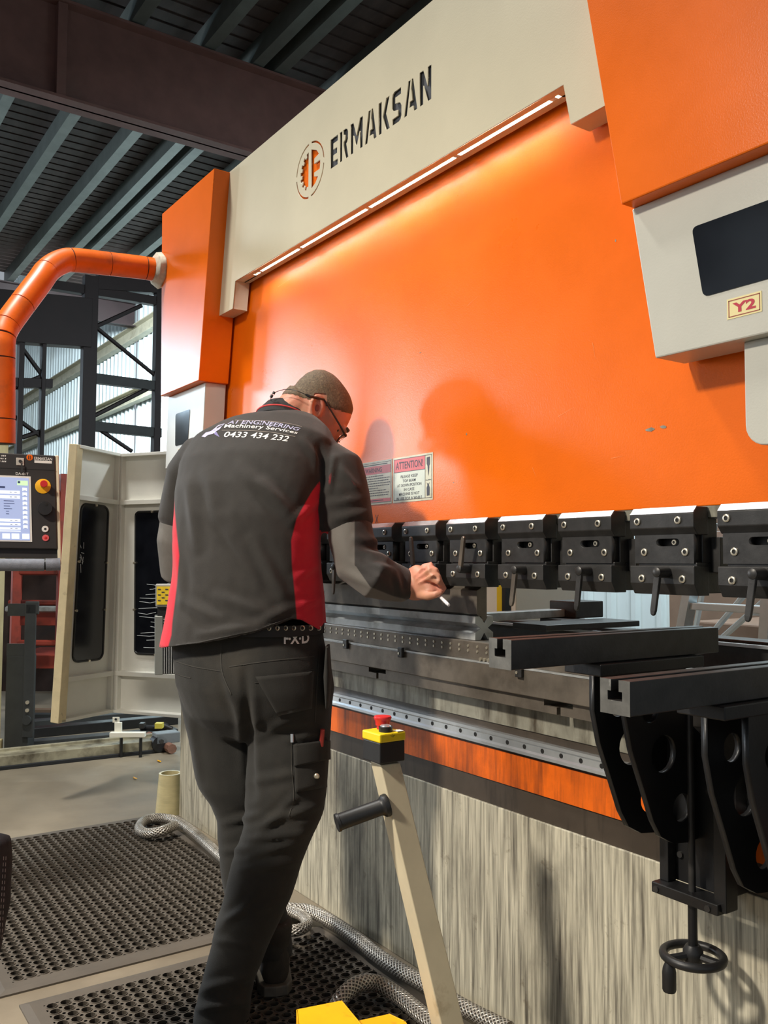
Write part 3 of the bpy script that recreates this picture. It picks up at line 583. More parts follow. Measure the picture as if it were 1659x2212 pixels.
MB().box(-3.5, -2.92, 2.7, 3.1, 0, 1.45).build('body', GREYP, cbx, bevel=0.004); MB().box(-3.47, -2.95, 2.69, 2.7, 0.05, 1.4).build('door', GREYP, cbx, bevel=0.002)
# step ladder and brown board behind
ld = thing('step_ladder', (-2.2, 3.3, 0), 'aluminium step ladder standing behind the press, seen below the clamps', 'ladder')
def lp(x, y, Y=3.25): return PY(x, y, Y)
for (xa, ya, xb, yb) in ((1483, 1292, 1470, 1362), (1655, 1302, 1650, 1390)):
    a = lp(xa, ya); b = lp(xb, yb); d = (b - a) / (b.z - a.z); lo_ = a + d * (0.0 - a.z); hi_ = a + d * (1.45 - a.z)
    MB().hexa([lo_ + Vector(q) for q in ((-.02, -.01, 0), (.02, -.01, 0), (.02, .05, 0), (-.02, .05, 0))] + [hi_ + Vector(q) for q in ((-.02, -.01, 0), (.02, -.01, 0), (.02, .05, 0), (-.02, .05, 0))]).build('stile', ALU, ld)
for z in (0.25, 0.55, 0.945, 1.25): MB().box(-2.43, -2.03, 3.255, 3.33, z - 0.03, z).build('tread', ALU, ld, bevel=0.003)
for (xa, ya, xb, yb) in ((1560, 1342, 1532, 1375), (1595, 1347, 1560, 1378), (1508, 1330, 1502, 1362)):
    a = lp(xa, ya, 3.6); b = lp(xb, yb, 3.6); d = (b - a) / (b.z - a.z); MB().tube([a + d * (1.3 - a.z), a - d * (a.z - 0.4)], 0.014, 6).build('rear_brace', ALU, ld)
MB().box(-2.36, -2.0, 3.58, 3.62, 0.885, 0.915).build('rear_rail', ALU, ld)
bo = MB().box(PY(1446, 1300, 4.9).x, -2.2, 4.9, 4.95, 0, 1.75).build('board', BROWN); tag(bo, 'brown board leaning upright by the corrugated wall behind the ladder', 'board')
bx2 = MB().box(-2.9, -1.6, 3.9, 4.5, 0, 0.82).build('crate', BROWN, bevel=0.01); tag(bx2, 'brown crate on the floor behind the step ladder', 'crate')

# ------------------------------------------------------------------ control pendant
pn = thing('control_pendant', (-3.68, 1.3, 2.3), 'orange jointed pipe arm carrying a black touch screen control panel', 'control panel')
pth = [P(342, 584, 3.86), P(305, 578, 3.82), P(235, 570, 3.75), P(160, 562, 3.66), P(132, 566, 3.62), P(104, 583, 3.56), P(84, 610, 3.5), P(40, 668, 3.4), P(12, 708, 3.34), P(4, 735, 3.31), P(3, 775, 3.3), P(3, 960, 3.3)]
def smooth_path(pts, n=8):
    out = []
    for i in range(len(pts) - 1):
        p0 = pts[max(i - 1, 0)]; p1 = pts[i]; p2 = pts[i + 1]; p3 = pts[min(i + 2, len(pts) - 1)]
        for k in range(n):
            t = k / n; out.append(0.5 * ((2 * p1) + (p2 - p0) * t + (2 * p0 - 5 * p1 + 4 * p2 - p3) * t * t + (3 * p1 - p0 - 3 * p2 + p3) * t ** 3))
    out.append(pts[-1]); return out
sp = smooth_path(pth, 6); cuts = [0, 5, 12, 19, 31, 41, 47, 53, 60, 64, len(sp) - 1]
for a_, b_ in zip(cuts[:-1], cuts[1:]):
    seg = sp[a_:b_ + 1]; seg[-1] = seg[-1] - (seg[-1] - seg[-2]).normalized() * 0.004 if (seg[-1] - seg[-2]).length > 0.008 else seg[-1]
    MB().tube(seg, 0.049, 20).build('arm_pipe', PIPE, pn, smooth=True)
MB().tube(sp, 0.0455, 16).build('pipe_seam', BLKPLAST, pn, smooth=True)
cl = MB(); rr = random.Random(3)
cl.ring_loft([[P(340 + 4, 584, 3.86) + Vector((0.012 * rr.uniform(-1, 1) + (q[0]) * math.cos(2 * math.pi * k / 14), q[1], q[0] * math.sin(2 * math.pi * k / 14) + 0.008 * rr.uniform(-1, 1))) for k in range(14)] for q in ((.05, -.03), (.066, -.02), (.074, 0.0), (.072, .02), (.06, .035))])
cl.build('foam_collar', mat('dirty_foam', (205, 200, 180), 0.8, 0, 0.15, 40, bump=0.4, bscale=120), pn, smooth=True)
# panel facing the operator
pa = P(-150, 985, 3.23); tr = P(119, 984, 3.2); br = P(124, 1186, 3.17); tl = P(-190, 969, 3.04); bl = P(-190, 1190, 3.02)
ex = (tr - tl).normalized(); ez = (tr - br).normalized(); ey = ez.cross(ex).normalized()
if ey.dot(ray(60, 1100)) < 0: ey = -ey
W_ = (tr - tl).length; H_ = (tr - br).length
def pp(u, v, d=0): return tr - ex * u - ez * v + ey * d     # u from right edge, v down from top (metres), d behind the face
def pbox(u0, u1, v0, v1, d0, d1): return MB().hexa([pp(u1, v1, d0), pp(u0, v1, d0), pp(u0, v1, d1), pp(u1, v1, d1), pp(u1, v0, d0), pp(u0, v0, d0), pp(u0, v0, d1), pp(u1, v0, d1)])
S_ = 3.2 / 1924
pbox(0, W_, 0, H_, 0, 0.12).build('panel_housing', PANELBLK, pn, bevel=0.003)
pbox(-0.012, 0, -0.002, H_ + 0.055, 0.004, 0.125).build('side_cheek', mat('cream_side', (226, 218, 190), 0.5, 0, 0.04), pn, bevel=0.003)
pbox(0.0, W_, 0.0525, 0.0555, -0.0006, 0.001).build('panel_seam', HOLE, pn)
x = lambda px: (119 - px) * S_; y = lambda py: (py - 982) * S_
pbox(x(69), x(-150), y(1030), y(1170), -0.002, 0.001).build('screen_bezel', WHITE, pn)
scr = pbox(x(65), x(-150), y(1034), y(1167), -0.003, 0.0).build('screen', mat('lit_screen', (150, 165, 205), 0.3, 0, 0, emit=(170, 186, 226), estr=0.55), pn)
def sq(b, x0, x1, y0, y1, d=-0.0036): b.poly([pp(x(x0), y(y1), d), pp(x(x1), y(y1), d), pp(x(x1), y(y0), d), pp(x(x0), y(y0), d)])
b = MB()
for r in ((0, 47, 1062, 1069), (0, 47, 1072, 1079), (0, 47, 1122, 1128), (0, 47, 1131, 1136), (0, 47, 1140, 1145), (0, 47, 1147, 1149), (-20, 5, 1153, 1164), (11, 26, 1153, 1164), (29, 44, 1153, 1164), (50, 64, 1153, 1164)): sq(b, *r)
for k in range(9): sq(b, 52, 61, 1055 + k * 10, 1062 + k * 10)
b.build('screen_fields', mat('screen_white', (225, 235, 245), 0.3, 0, 0, emit=(228, 238, 250), estr=0.7), scr)
b = MB(); sq(b, 42, 63, 1040, 1050); b.build('screen_status', mat('screen_green', (190, 230, 180), 0.3, 0, 0, emit=(196, 235, 180), estr=0.7), scr)
b = MB(); sq(b, 43, 48, 1041, 1046, -0.004); sq(b, 3, 18, 1053, 1057, -0.004)
for k, (a_, c_) in enumerate(((15, 35), (15, 36), (15, 27), (15, 31), (19, 25), (19, 25))): sq(b, a_, c_, 1083.5 + k * 5.5, 1084.7 + k * 5.5, -0.004)
for k in range(9): sq(b, 54, 59, 1061 + k * 10, 1061.8 + k * 10, -0.004)
for yy in (1065, 1075, 1125, 1134, 1142): sq(b, 27, 31, yy, yy + 1, -0.004); sq(b, 36, 41, yy, yy + 1, -0.004)
b.build('screen_text', mat('screen_ink', (60, 70, 110), 0.4, 0, 0, emit=(60, 70, 110), estr=0.3), scr)
def disc(px_, py_, r, d0, d1, name, m, parent=pn, n=20, r2=None):
    c = pp(x(px_), y(py_), d0); return MB().lathe(c, -ey, [(r, 0), (r, (d0 - d1) * .8), (r2 or r * .92, d0 - d1)], n).build(name, m, parent, smooth=True)
e1 = disc(93, 1050, 0.0265, 0, -0.003, 'button_collar', mat('collar_yellow', (240, 180, 20), 0.45, 0, 0)); disc(94, 1049, 0.010, -0.003, -0.022, 'button_stem', YELLOW, e1); disc(95, 1047, 0.0125, -0.022, -0.034, 'emergency_button', REDP, e1)
k1 = disc(96, 1099, 0.0245, 0, -0.026, 'jog_dial', BLKPLAST, r2=.0235); disc(99, 1091, 0.006, -0.0262, -0.0266, 'finger_dimple', HOLE, k1)
q1 = disc(95.5, 1142, 0.0115, 0, -0.004, 'push_button', WHITE); disc(95.5, 1142, 0.004, -0.004, -0.0055, 'button_mark', BLKPLAST, q1)
q2 = disc(96, 1161, 0.0115, 0, -0.004, 'push_button', mat('pink_button', (222, 100, 104), 0.45, 0, 0)); disc(96, 1161, 0.005, -0.004, -0.005, 'button_mark', REDP, q2)
ks = pbox(x(56.5), x(41), y(991), y(1007), -0.004, 0).build('key_switch', mat('key_plate', (205, 196, 184), 0.4, 0.3, 0), pn, bevel=0.001)
disc(49, 998.5, 0.0055, -0.004, -0.010, 'key_barrel', BLKSTEEL, ks); pbox(x(53.5), x(50.5), y(1003), y(1022), -0.014, -0.012).build('key', BLKSTEEL, ks)
def ptext(s, x0, x1, y0, y1, m=WHITE, parent=pn):
    a, f = text_box(s); b = MB(); b.v = [tuple(pp(x(x0 + p[0] * (x1 - x0)), y(y1 - p[1] * (y1 - y0)), -0.0006)) for p in a]; b.f = f; return b.build('lettering', m, parent)
ptext('ERMAKSAN', 77, 113, 987, 993.5); ptext('DA-66T', 39.5, 64.5, 1022, 1027.5)
b = MB(); rr = random.Random(2)
for yy in (986.5, 992.5, 998.5):
    xx = -14
    while xx < 19: b.poly([pp(x(xx), y(yy + 3), -0.0006), pp(x(xx + 2), y(yy + 3), -0.0006), pp(x(xx + 2.6), y(yy), -0.0006), pp(x(xx + .6), y(yy), -0.0006)]); xx += rr.choice((3.2, 3.2, 5))
b.build('worn_print', WHITE, pn)
pbox(x(112), x(77), y(994.5), y(1000), -0.0008, 0).build('name_plate', WHITE, pn)
l1 = disc(67.8, 988.8, 0.0110, 0, -0.0005, 'logo_disc', ORANGE)
b = MB(); 
for (a_, c_) in ((65.0, 66.8), (68.6, 69.6)): b.poly([pp(x(a_), y(993), -0.0009), pp(x(c_), y(993), -0.0009), pp(x(c_), y(985), -0.0009), pp(x(a_), y(985), -0.0009)])
b.build('logo_bars', HOLE, l1)
pbox(0.0, W_, H_, H_ + 0.03, 0.02, 0.10).build('panel_neck', PANELBLK, pn)
hb = mat('grey_foam_grip', (118, 124, 134), 0.8, 0, 0.12, 60, bump=0.5, bscale=240)
ha = pp(x(122), y(1217), -0.012); MB().tube([pp(x(92), y(1219), -0.012), pp(x(-190), y(1221), -0.012)], 0.0215, 16).build('handle_grip', hb, pn, smooth=True)
MB().tube([pp(x(124), y(1217), -0.012), pp(x(95), y(1218.5), -0.012)], 0.022, 16).build('handle_end', hb, pn, smooth=True)
MB().tube([pp(x(96), y(1218.5), -0.012), pp(x(90), y(1219), -0.012)], 0.019, 12).build('handle_core', BLKPLAST, pn, smooth=True)

# ------------------------------------------------------------------ open side guard
sg = thing('side_guard', (-4.4, 1.4, 0.36), 'open cream folding side guard with two tall dark windows left of the man', 'guard')
A0, A1 = P(161, 960, 4.12), P(122, 1560, 4.12); B0, B1 = P(260, 981, 4.45), P(243, 1536, 4.45); C0, C1 = P(372, 975, 4.27), P(405, 1549, 4.27)
def on_plane(a, b, c, px_, py_):
    n = (b - a).cross(c - a); r = ray(px_, py_); return CAM + r * ((a - CAM).dot(n) / r.dot(n))
B1 = on_plane(A0, A1, B0, 243, 1536); C1 = on_plane(B0, B1, C0, 405, 1549)
def leaf(T0, T1, U0, U1, nrm, tag_):
    def g(u, v, d=0): return (T0 * (1 - u) + U0 * u) * (1 - v) + (T1 * (1 - u) + U1 * u) * v + nrm * d
    def gb(u0, u1, v0, v1, d0, d1): return MB().hexa([g(u0, v1, d0), g(u1, v1, d0), g(u1, v1, d1), g(u0, v1, d1), g(u0, v0, d0), g(u1, v0, d0), g(u1, v0, d1), g(u0, v0, d1)])
    return g, gb
nL = (B0 - A0).cross(A1 - A0).normalized(); nL = nL if nL.dot(ray(200, 1250)) < 0 else -nL      # towards the camera
nR = (C0 - B0).cross(B1 - B0).normalized(); nR = nR if nR.dot(ray(320, 1250)) < 0 else -nR
for (T0, T1, U0, U1, nn, win, nm) in ((A0, A1, B0, B1, nL, (.22, .78, .208, .79), 'left'), (B0, B1, C0, C1, nR, (.30, .92, .225, .77), 'right')):
    g, gb = leaf(T0, T1, U0, U1, nn, nm)
    lf = gb(0, 1, 0, 1, -0.012, -0.006).build('leaf_sheet', GUARD, sg)
    for (u0, u1, v0, v1, d) in ((0, 1, 0, .012, .035), (0, 1, .988, 1, .03), (0, 1, .178, .196, .022), (0, 1, .838, .856, .022)):
        gb(u0, u1, v0, v1, -0.012, d).build('cross_rail', GUARD, sg, bevel=0.002)
    if nm == 'left': gb(-.06, .07, 0, 1, -0.015, .03).build('edge_post', GUARD_Y, sg, bevel=0.003); gb(.90, 1.03, 0, 1, -0.012, .02).build('hinge_post', GUARD, sg, bevel=0.003)
    else: gb(-.02, .10, 0, 1, -0.012, .02).build('hinge_post', GUARD, sg, bevel=0.003)
    u0, u1, v0, v1 = win; pts = []; ru = .10 if nm == 'left' else .06; rv = ru * (U0 - T0).length / (T1 - T0).length
    for (cu, cv, a0) in ((u1 - ru, v1 - rv, 0), (u0 + ru, v1 - rv, 90), (u0 + ru, v0 + rv, 180), (u1 - ru, v0 + rv, 270)):
        for k in range(6): a = math.radians(a0 + 90 * k / 5); pts.append((cu + ru * math.cos(a), cv + rv * math.sin(a)))
    wn = MB().prism([g(u, v, -0.006) for u, v in pts], nn * 0.004).build('window_pane', TINT, sg)
    rim = MB()
    for k in range(len(pts)):
        (ua, va), (ub, vb) = pts[k], pts[(k + 1) % len(pts)]; rim.tube([g(ua, va, -0.003), g(ub, vb, -0.003)], 0.006, 5)
    rim.build('rubber_seal', BLKPLAST, wn)
    for (u, v) in ((.5 * (u0 + u1), v0), (u0, .42), (u1, .42), (u0, .60), (u1, .60), (.5 * (u0 + u1), v1)):
        MB().tube([g(u, v, -0.002), g(u, v, 0.008)], 0.006, 8).build('clip_screw', BOLT, wn)
    sc_m = mat('scratch_white', (190, 195, 198), 0.6, 0, 0)
    sb = MB(); rr = random.Random(5)
    if nm == 'right':
        for k in range(14):
            v = .50 + .26 * k / 14 + rr.uniform(-.006, .006); ua = rr.uniform(u0 + .02, .55); ub = rr.uniform(.62, .9)
            sb.tube([g(ua, v, -0.0018), g((ua + ub) / 2, v + rr.uniform(-.006, .006), -0.0018), g(ub, v - .004, -0.0018)], 0.0012, 4)
    else:
        for k in range(9):
            a = rr.uniform(0, 6.28); c = (.27 + rr.uniform(-.02, .04), .40 + rr.uniform(-.03, .03)); l = rr.uniform(.02, .06)
            sb.tube([g(c[0], c[1], -0.0018), g(c[0] + l * math.cos(a), c[1] + .6 * l * math.sin(a), -0.0018)], 0.002, 4)
    sb.build('crack_marks', sc_m, wn)

for v in (.06, .94):
    e_ = C0 * (1 - v) + C1 * v; MB().tube([e_ - Vector((.02, 0, 0)), Vector((-3.735, 1.63, e_.z))], .018, 8).build('hinge_arm', GUARD, sg)

# ------------------------------------------------------------------ laser guard unit left of the man
lg = thing('laser_guard', (-3.31, 1.25, 0.62), 'grey finned safety laser unit with yellow warning label beside his left arm', 'safety sensor')
q = lambda x_, y_, D=3.4: P(x_, y_, D)
def hx(x0, x1, y0, y1, D, th):
    n = ray((x0 + x1) / 2, (y0 + y1) / 2); n = Vector((n.x, n.y, 0)).normalized() * th
    a, b, c, d = q(x0, y1, D), q(x1, y1, D), q(x1, y0, D), q(x0, y0, D); return MB().hexa([a, b, b + n, a + n, d, c, c + n, d + n])
hd = hx(336, 400, 1262, 1311, 3.38, 0.09).build('sensor_head', mat('sensor_grey', (150, 152, 150), 0.45, 0.2, 0.08), lg, bevel=0.004)
yl = hx(338.5, 398, 1267, 1306, 3.374, 0.004).build('yellow_label', mat('label_yellow', (226, 196, 40), 0.5, 0, 0.12, 60), hd)
b = MB()
for k in range(5):
    for j in range(3):
        if (k + j) % 2 == 0: xx = 341 + j * 8; yy = 1272 + k * 6; b.poly([q(xx, yy + 2.5, 3.372), q(xx + 6, yy + 2.5, 3.372), q(xx + 6, yy, 3.372), q(xx, yy, 3.372)])
b.build('label_print', INK, yl)
hx(334, 352, 1331, 1458, 3.38, 0.09).build('housing', mat('housing_grey', (138, 142, 138), 0.4, 0.4, 0.08), lg, bevel=0.003)
hx(352, 392, 1333, 1456, 3.385, 0.07).build('housing_back', mat('housing_dark', (84, 84, 82), 0.4, 0.5, 0.1), lg)
for k in range(9): hx(353, 366, 1337 + k * 6.2, 1339 + k * 6.2, 3.372, 0.012).build('cooling_fin', STEEL, lg)
for k in range(5): hx(354 + k * 5, 356 + k * 5, 1396, 1455, 3.372, 0.015).build('guide_rib', BRIGHT, lg)
hx(340, 372, 1310, 1332, 3.40, 0.05).build('stem', BLKPAINT, lg)
hx(372, 420, 1380, 1410, 3.42, 0.08).build('arm', BLKPAINT, lg)

# ------------------------------------------------------------------ left edge of the shop
cabn = thing('beige_cabinet', (-5.5, 0.9, 0), 'beige painted cabinet column at the left picture edge behind the screen', 'cabinet')
cx1 = PZ(17, 1630, 0.0); D0 = 5.0
def xz(px_, D): return P(px_, 1210, D)
a = xz(-14, 5.0); r_ = xz(100, 5.0) - xz(0, 5.0); r_ = Vector((r_.x, r_.y, 0)).normalized(); f_ = Vector((-r_.y, r_.x, 0))
def obox(c, wl, wr, d0, d1, z0, z1):   # box in the frame r_, f_ about c
    pts = [c - r_ * wl + f_ * d0, c + r_ * wr + f_ * d0, c + r_ * wr + f_ * d1, c - r_ * wl + f_ * d1]
    return MB().hexa([Vector((p.x, p.y, z0)) for p in pts] + [Vector((p.x, p.y, z1)) for p in pts])
obox(a, 0.5, 0.0, 0, 0.16, 0.06, 2.12).build('body', BEIGE, cabn, bevel=0.006)
obox(a, 0.52, 0.012, -0.03, 0.17, 0.0, 0.09).build('plinth', BEIGE, cabn, bevel=0.006)
obox(a, 0.48, -0.02, -0.008, 0.0, 0.14, 2.06).build('door', BEIGE, cabn, bevel=0.002)

# low grey steel stand
st = thing('steel_stand', (-5.4, 1.3, 0), 'dark grey angle iron stand with bolted post beside the beige cabinet', 'stand')
a2 = xz(70, 5.15)
obox(a2, 0.135, 0.0, 0, 0.10, 0.0, 0.56).build('base_box', RACKG, st, bevel=0.004)
obox(a2, 0.03, 0.035, -0.014, -0.002, 0.10, 0.86).build('post', RACKG, st, bevel=0.004)
obox(a2, 0.03, 0.05, -0.014, -0.002, 0.80, 0.875).build('post_head', RACKG, st, bevel=0.012)
o = obox(a2, 0.135, -0.02, 0.0, 0.02, 0.79, 0.86).build('top_rail', RACKG, st)
obox(a2, 0.135, 0.0, 0.0, 0.02, 0.56, 0.63).build('mid_rail', RACKG, st)
for z in (0.30, 0.255): c = a2 + f_ * -0.014; MB().cyl(Vector((c.x, c.y, z)), Vector((c.x, c.y, z)) - f_ * 0.008, 0.011, 10).build('bolt', BOLT, st)
c = a2 + f_ * -0.0; MB().cyl(Vector((c.x, c.y, 0.2)), Vector((c.x, c.y, 0.2)) - f_ * 0.03, 0.026, 14).build('pivot_pin', RACKG, st, smooth=True)
# red stock rack with steel lengths
rr_ = thing('stock_rack', (-7.3, 2.0, 0), 'rusty red steel stock rack with shelves behind the side guard', 'rack')
for px_, D in ((36, 6.6), (134, 6.6), (40, 7.6), (120, 7.8)):
    c = xz(px_, D); MB().box(c.x - 0.03, c.x + 0.03, c.y - 0.03, c.y + 0.03, 0, 1.75 if D < 7 else 1.6).build('upright', REDRACK, rr_, bevel=0.003)
for z in (1.02, 1.62, 0.5):
    a, b = xz(30, 6.6), xz(142, 6.6); a.z = b.z = z; MB().tube([a, b], 0.022, 6).build('cross_bar', REDRACK, rr_)
a, b = xz(25, 6.7), xz(150, 6.7); n_ = f_ * 0.6
for z in (0.30, 0.62): MB().hexa([Vector((p.x, p.y, z)) for p in (a, b, b + n_, a + n_)] + [Vector((p.x, p.y, z + 0.10)) for p in (a, b, b + n_, a + n_)]).build('shelf_beam', REDRACK, rr_, bevel=0.004)
box_ = obox(xz(52, 7.0), 0.0, 0.17, 0, 0.2, 1.03, 1.5).build('parts_box', GREYP, bevel=0.006); tag(box_, 'plain light grey box on the red stock rack', 'box')
obox(xz(100, 7.2), 0.02, 0.3, 0, 0.15, 1.3, 1.55).build('binder', BLKPAINT); tag(bpy.data.objects['binder'], 'black box beside the grey box on the red rack', 'box')
back_ = obox(xz(90, 7.6), 0.35, 0.5, 0, 0.05, 0.0, 1.28).build('back_panel', mat('dark_rust_panel', (58, 42, 36), 0.8, 0, 0.3, 5, dirt=(40, 40, 38), dscale=4), rr_)
srng = random.Random(11)
for k, (px0, px1, dq, z, m) in enumerate(((18, 148, 6.75, .742, STEEL), (18, 150, 6.85, .742, RACKG), (20, 146, 6.95, .742, RACK), (16, 150, 6.68, .742, STEEL), (70, 200, 6.1, .022, RACK), (22, 140, 6.8, .785, REDRACK), (60, 220, 6.3, .022, RACKG), (60, 230, 6.5, .022, BROWN))):
    a = xz(px0, dq); b = xz(px1, dq); a.z = b.z = z; tag(MB().tube([a, b], 0.021, 6).build('steel_length', m), None, 'steel bar')
sl = [o for o in bpy.data.objects if o.name.startswith('steel_length')]
lab = ['bright thin steel length on the red rack, lower one', 'dark grey steel length among the bars on the red rack', 'maroon steel length at the top of the bar pile', 'bright steel length at the front of the bar pile', 'short maroon steel length low beside the side guard', 'red topmost steel length resting on the red rack', 'dark grey steel length under the rack near the floor', 'brown timber length under the rack near the floor']
for o, l in zip(sl, lab): o['label'] = l; o['group'] = 'bars stacked on the red rack'
# floor channel and small parts by the guard
fc = thing('floor_channel', (-5.0, 1.6, 0), 'worn grey metal channel lying on the floor below the side guard', 'channel')
a = PZ(-40, 1668, 0.0); b = PZ(372, 1622, 0.0); d = (b - a).normalized(); s = Vector((-d.y, d.x, 0))
def along(a, b, s0, s1, z0, z1, name, m, par, bev=0.003): return MB().hexa([Vector((p.x, p.y, z0)) for p in (a + s * s0, b + s * s0, b + s * s1, a + s * s1)] + [Vector((p.x, p.y, z1)) for p in (a + s * s0, b + s * s0, b + s * s1, a + s * s1)]).build(name, m, par, bevel=bev)
WORN = mat('worn_track_paint', (158, 150, 126), 0.5, 0.2, 0.15, 8, dirt=(84, 76, 60), dscale=9, dlo=0.45, dhi=0.7)
along(a, b, 0.0, 0.14, 0.0, 0.07, 'web', WORN, fc); along(a, b, -0.015, 0.012, 0.0, 0.02, 'flange', mat('black_rubber_lip', (22, 22, 24), 0.7, 0, 0.1), fc); along(a, b, 0.128, 0.15, 0.06, 0.085, 'flange', WORN, fc)
cw = b - d * 0.08 + Vector((0, 0, 0.05)); MB().cyl(cw - s * 0.02, cw + s * 0.05, 0.045, 18).build('caster_wheel', BLKPLAST, fc, smooth=True)
cp = MB().hexa([b + d * k + s * j + Vector((0, 0, z)) for z in (0.05, 0.11) for k, j in ((-.10, -.02), (.04, -.02), (.04, .07), (-.10, .07))]).build('caster_fork', mat('grey_fork', (120, 126, 130), 0.5, 0.3, 0.1), fc, bevel=0.004)
MB().cyl(cw - s * 0.034 + Vector((0, 0, 0.02)), cw - s * 0.05 + Vector((0, 0, 0.02)), 0.014, 6).build('axle_nut', BLKSTEEL, fc)
for i, (ya, yb, D, z, m, lbl) in enumerate(((1575, 1553, 5.6, .06, BLKPAINT, 'black floor rail nearest below the side guard'), (1558, 1538, 6.0, .06, RACKG, 'dark grey floor rail behind the black one below the guard'), (1600, 1580, 5.3, .05, RACKG, 'dark floor rail just behind the worn channel'))):
    a3 = PZ(72, ya + 20, 0); b3 = PZ(385, yb + 12, 0); tag(along(a3, b3, 0, 0.09, 0, z, 'floor_rail', m, None), lbl, 'rail', 'rails on the floor below the guard')
wbk = thing('white_bracket', (-4.9, 1.9, 0), 'white stepped bracket bar standing below the side guard', 'bracket')
def wb_(x0, x1, y0, y1, D, th=0.03):
    D = D * (1.045 if D > 4.79 else 1.155) 
    n = f_ * th; p = [P(x0, y1, D), P(x1, y1, D), P(x1, y0, D), P(x0, y0, D)]; return MB().hexa([p[0], p[1], p[1] + n, p[0] + n, p[3], p[2], p[2] + n, p[3] + n])
WB = mat('white_bracket_paint', (232, 228, 214), 0.5, 0, 0.04)
pl_ = wb_(243, 258, 1549, 1561, 4.86, 0.004).build('tab', WB, wbk, bevel=0.001); MB().cyl(P(250, 1554, 5.076), P(250, 1554, 5.068), 0.007, 10).build('hole', HOLE, pl_)
wb_(247, 262, 1561, 1585, 4.85, 0.02).build('upright', WB, wbk, bevel=0.002); wb_(236, 312, 1583, 1593, 4.82, 0.04).build('bar', WB, wbk, bevel=0.002)
p_ = P(262, 1594, 5.05); MB().box(p_.x - .007, p_.x + .007, p_.y - .007, p_.y + .007, 0, p_.z).build('leg', BLKPAINT, wbk); p_ = P(304, 1594, 5.05); MB().box(p_.x - .007, p_.x + .007, p_.y - .007, p_.y + .007, 0, p_.z).build('leg', BLKPAINT, wbk)
tl_ = thing('hand_tool', (-4.75, 2.0, 0), 'black tool with a yellow label lying near the white bracket', 'tool')
MB().tube(smooth_path([P(306, 1572, 5.6), P(330, 1573, 5.58), P(352, 1569, 5.56), P(372, 1574, 5.55)], 4), [0.02] * 6 + [0.024] * 4 + [0.014] * 3, 10).build('body', BLKPLAST, tl_, smooth=True)
wb_(334, 350, 1563, 1574, 4.74, 0.05).build('label', mat('tool_label', (214, 200, 80), 0.5, 0, 0.05), tl_)
wb_(300, 310, 1563, 1574, 4.785, 0.05).build('jaw', BLKSTEEL, tl_)
pg = MB().tube([PZ(322, 1590, 0.03), PZ(372, 1618, 0.03)], 0.028, 8).build('rusty_bar', mat('rusty_bar', (128, 92, 76), 0.7, 0.1, 0.2, 20, dirt=(226, 90, 40), dscale=6, dlo=0.62, dhi=0.7)); tag(pg, 'rusty brown bar with an orange mark running under the press base', 'bar')
# pale plastic tube by the base corner
cc = Vector((-3.85, 1.488, 0)); ct = MB().lathe(cc, (0, 0, 1), [(0.062, 0), (0.050, 0.165), (0.050, 0.172), (0.040, 0.172), (0.042, 0.02)], 28).build('plastic_sleeve', mat('translucent_plastic', (196, 184, 140), 0.35, 0, 0.12, 9, stretch=(1, 1, 5)), smooth=True)
tag(ct, 'pale yellowish plastic sleeve standing at the corner of the press base', 'sleeve')
# debris on the floor
for (px_, py_, lbl) in ((292, 1683, 'small yellow scrap on the floor left of the plastic sleeve'), (344, 1646, 'small pale scrap on the floor near the caster wheel')):
    c = PZ(px_, py_, 0.0); tag(MB().poly([c + Vector((0.02 * math.cos(k * 1.05) * (1 + .4 * (k % 2)), 0.008 * math.sin(k * 1.05), 0.004 + 0.003 * (k % 2))) for k in range(6)]).build('scrap', YPAINT), lbl, 'scrap')

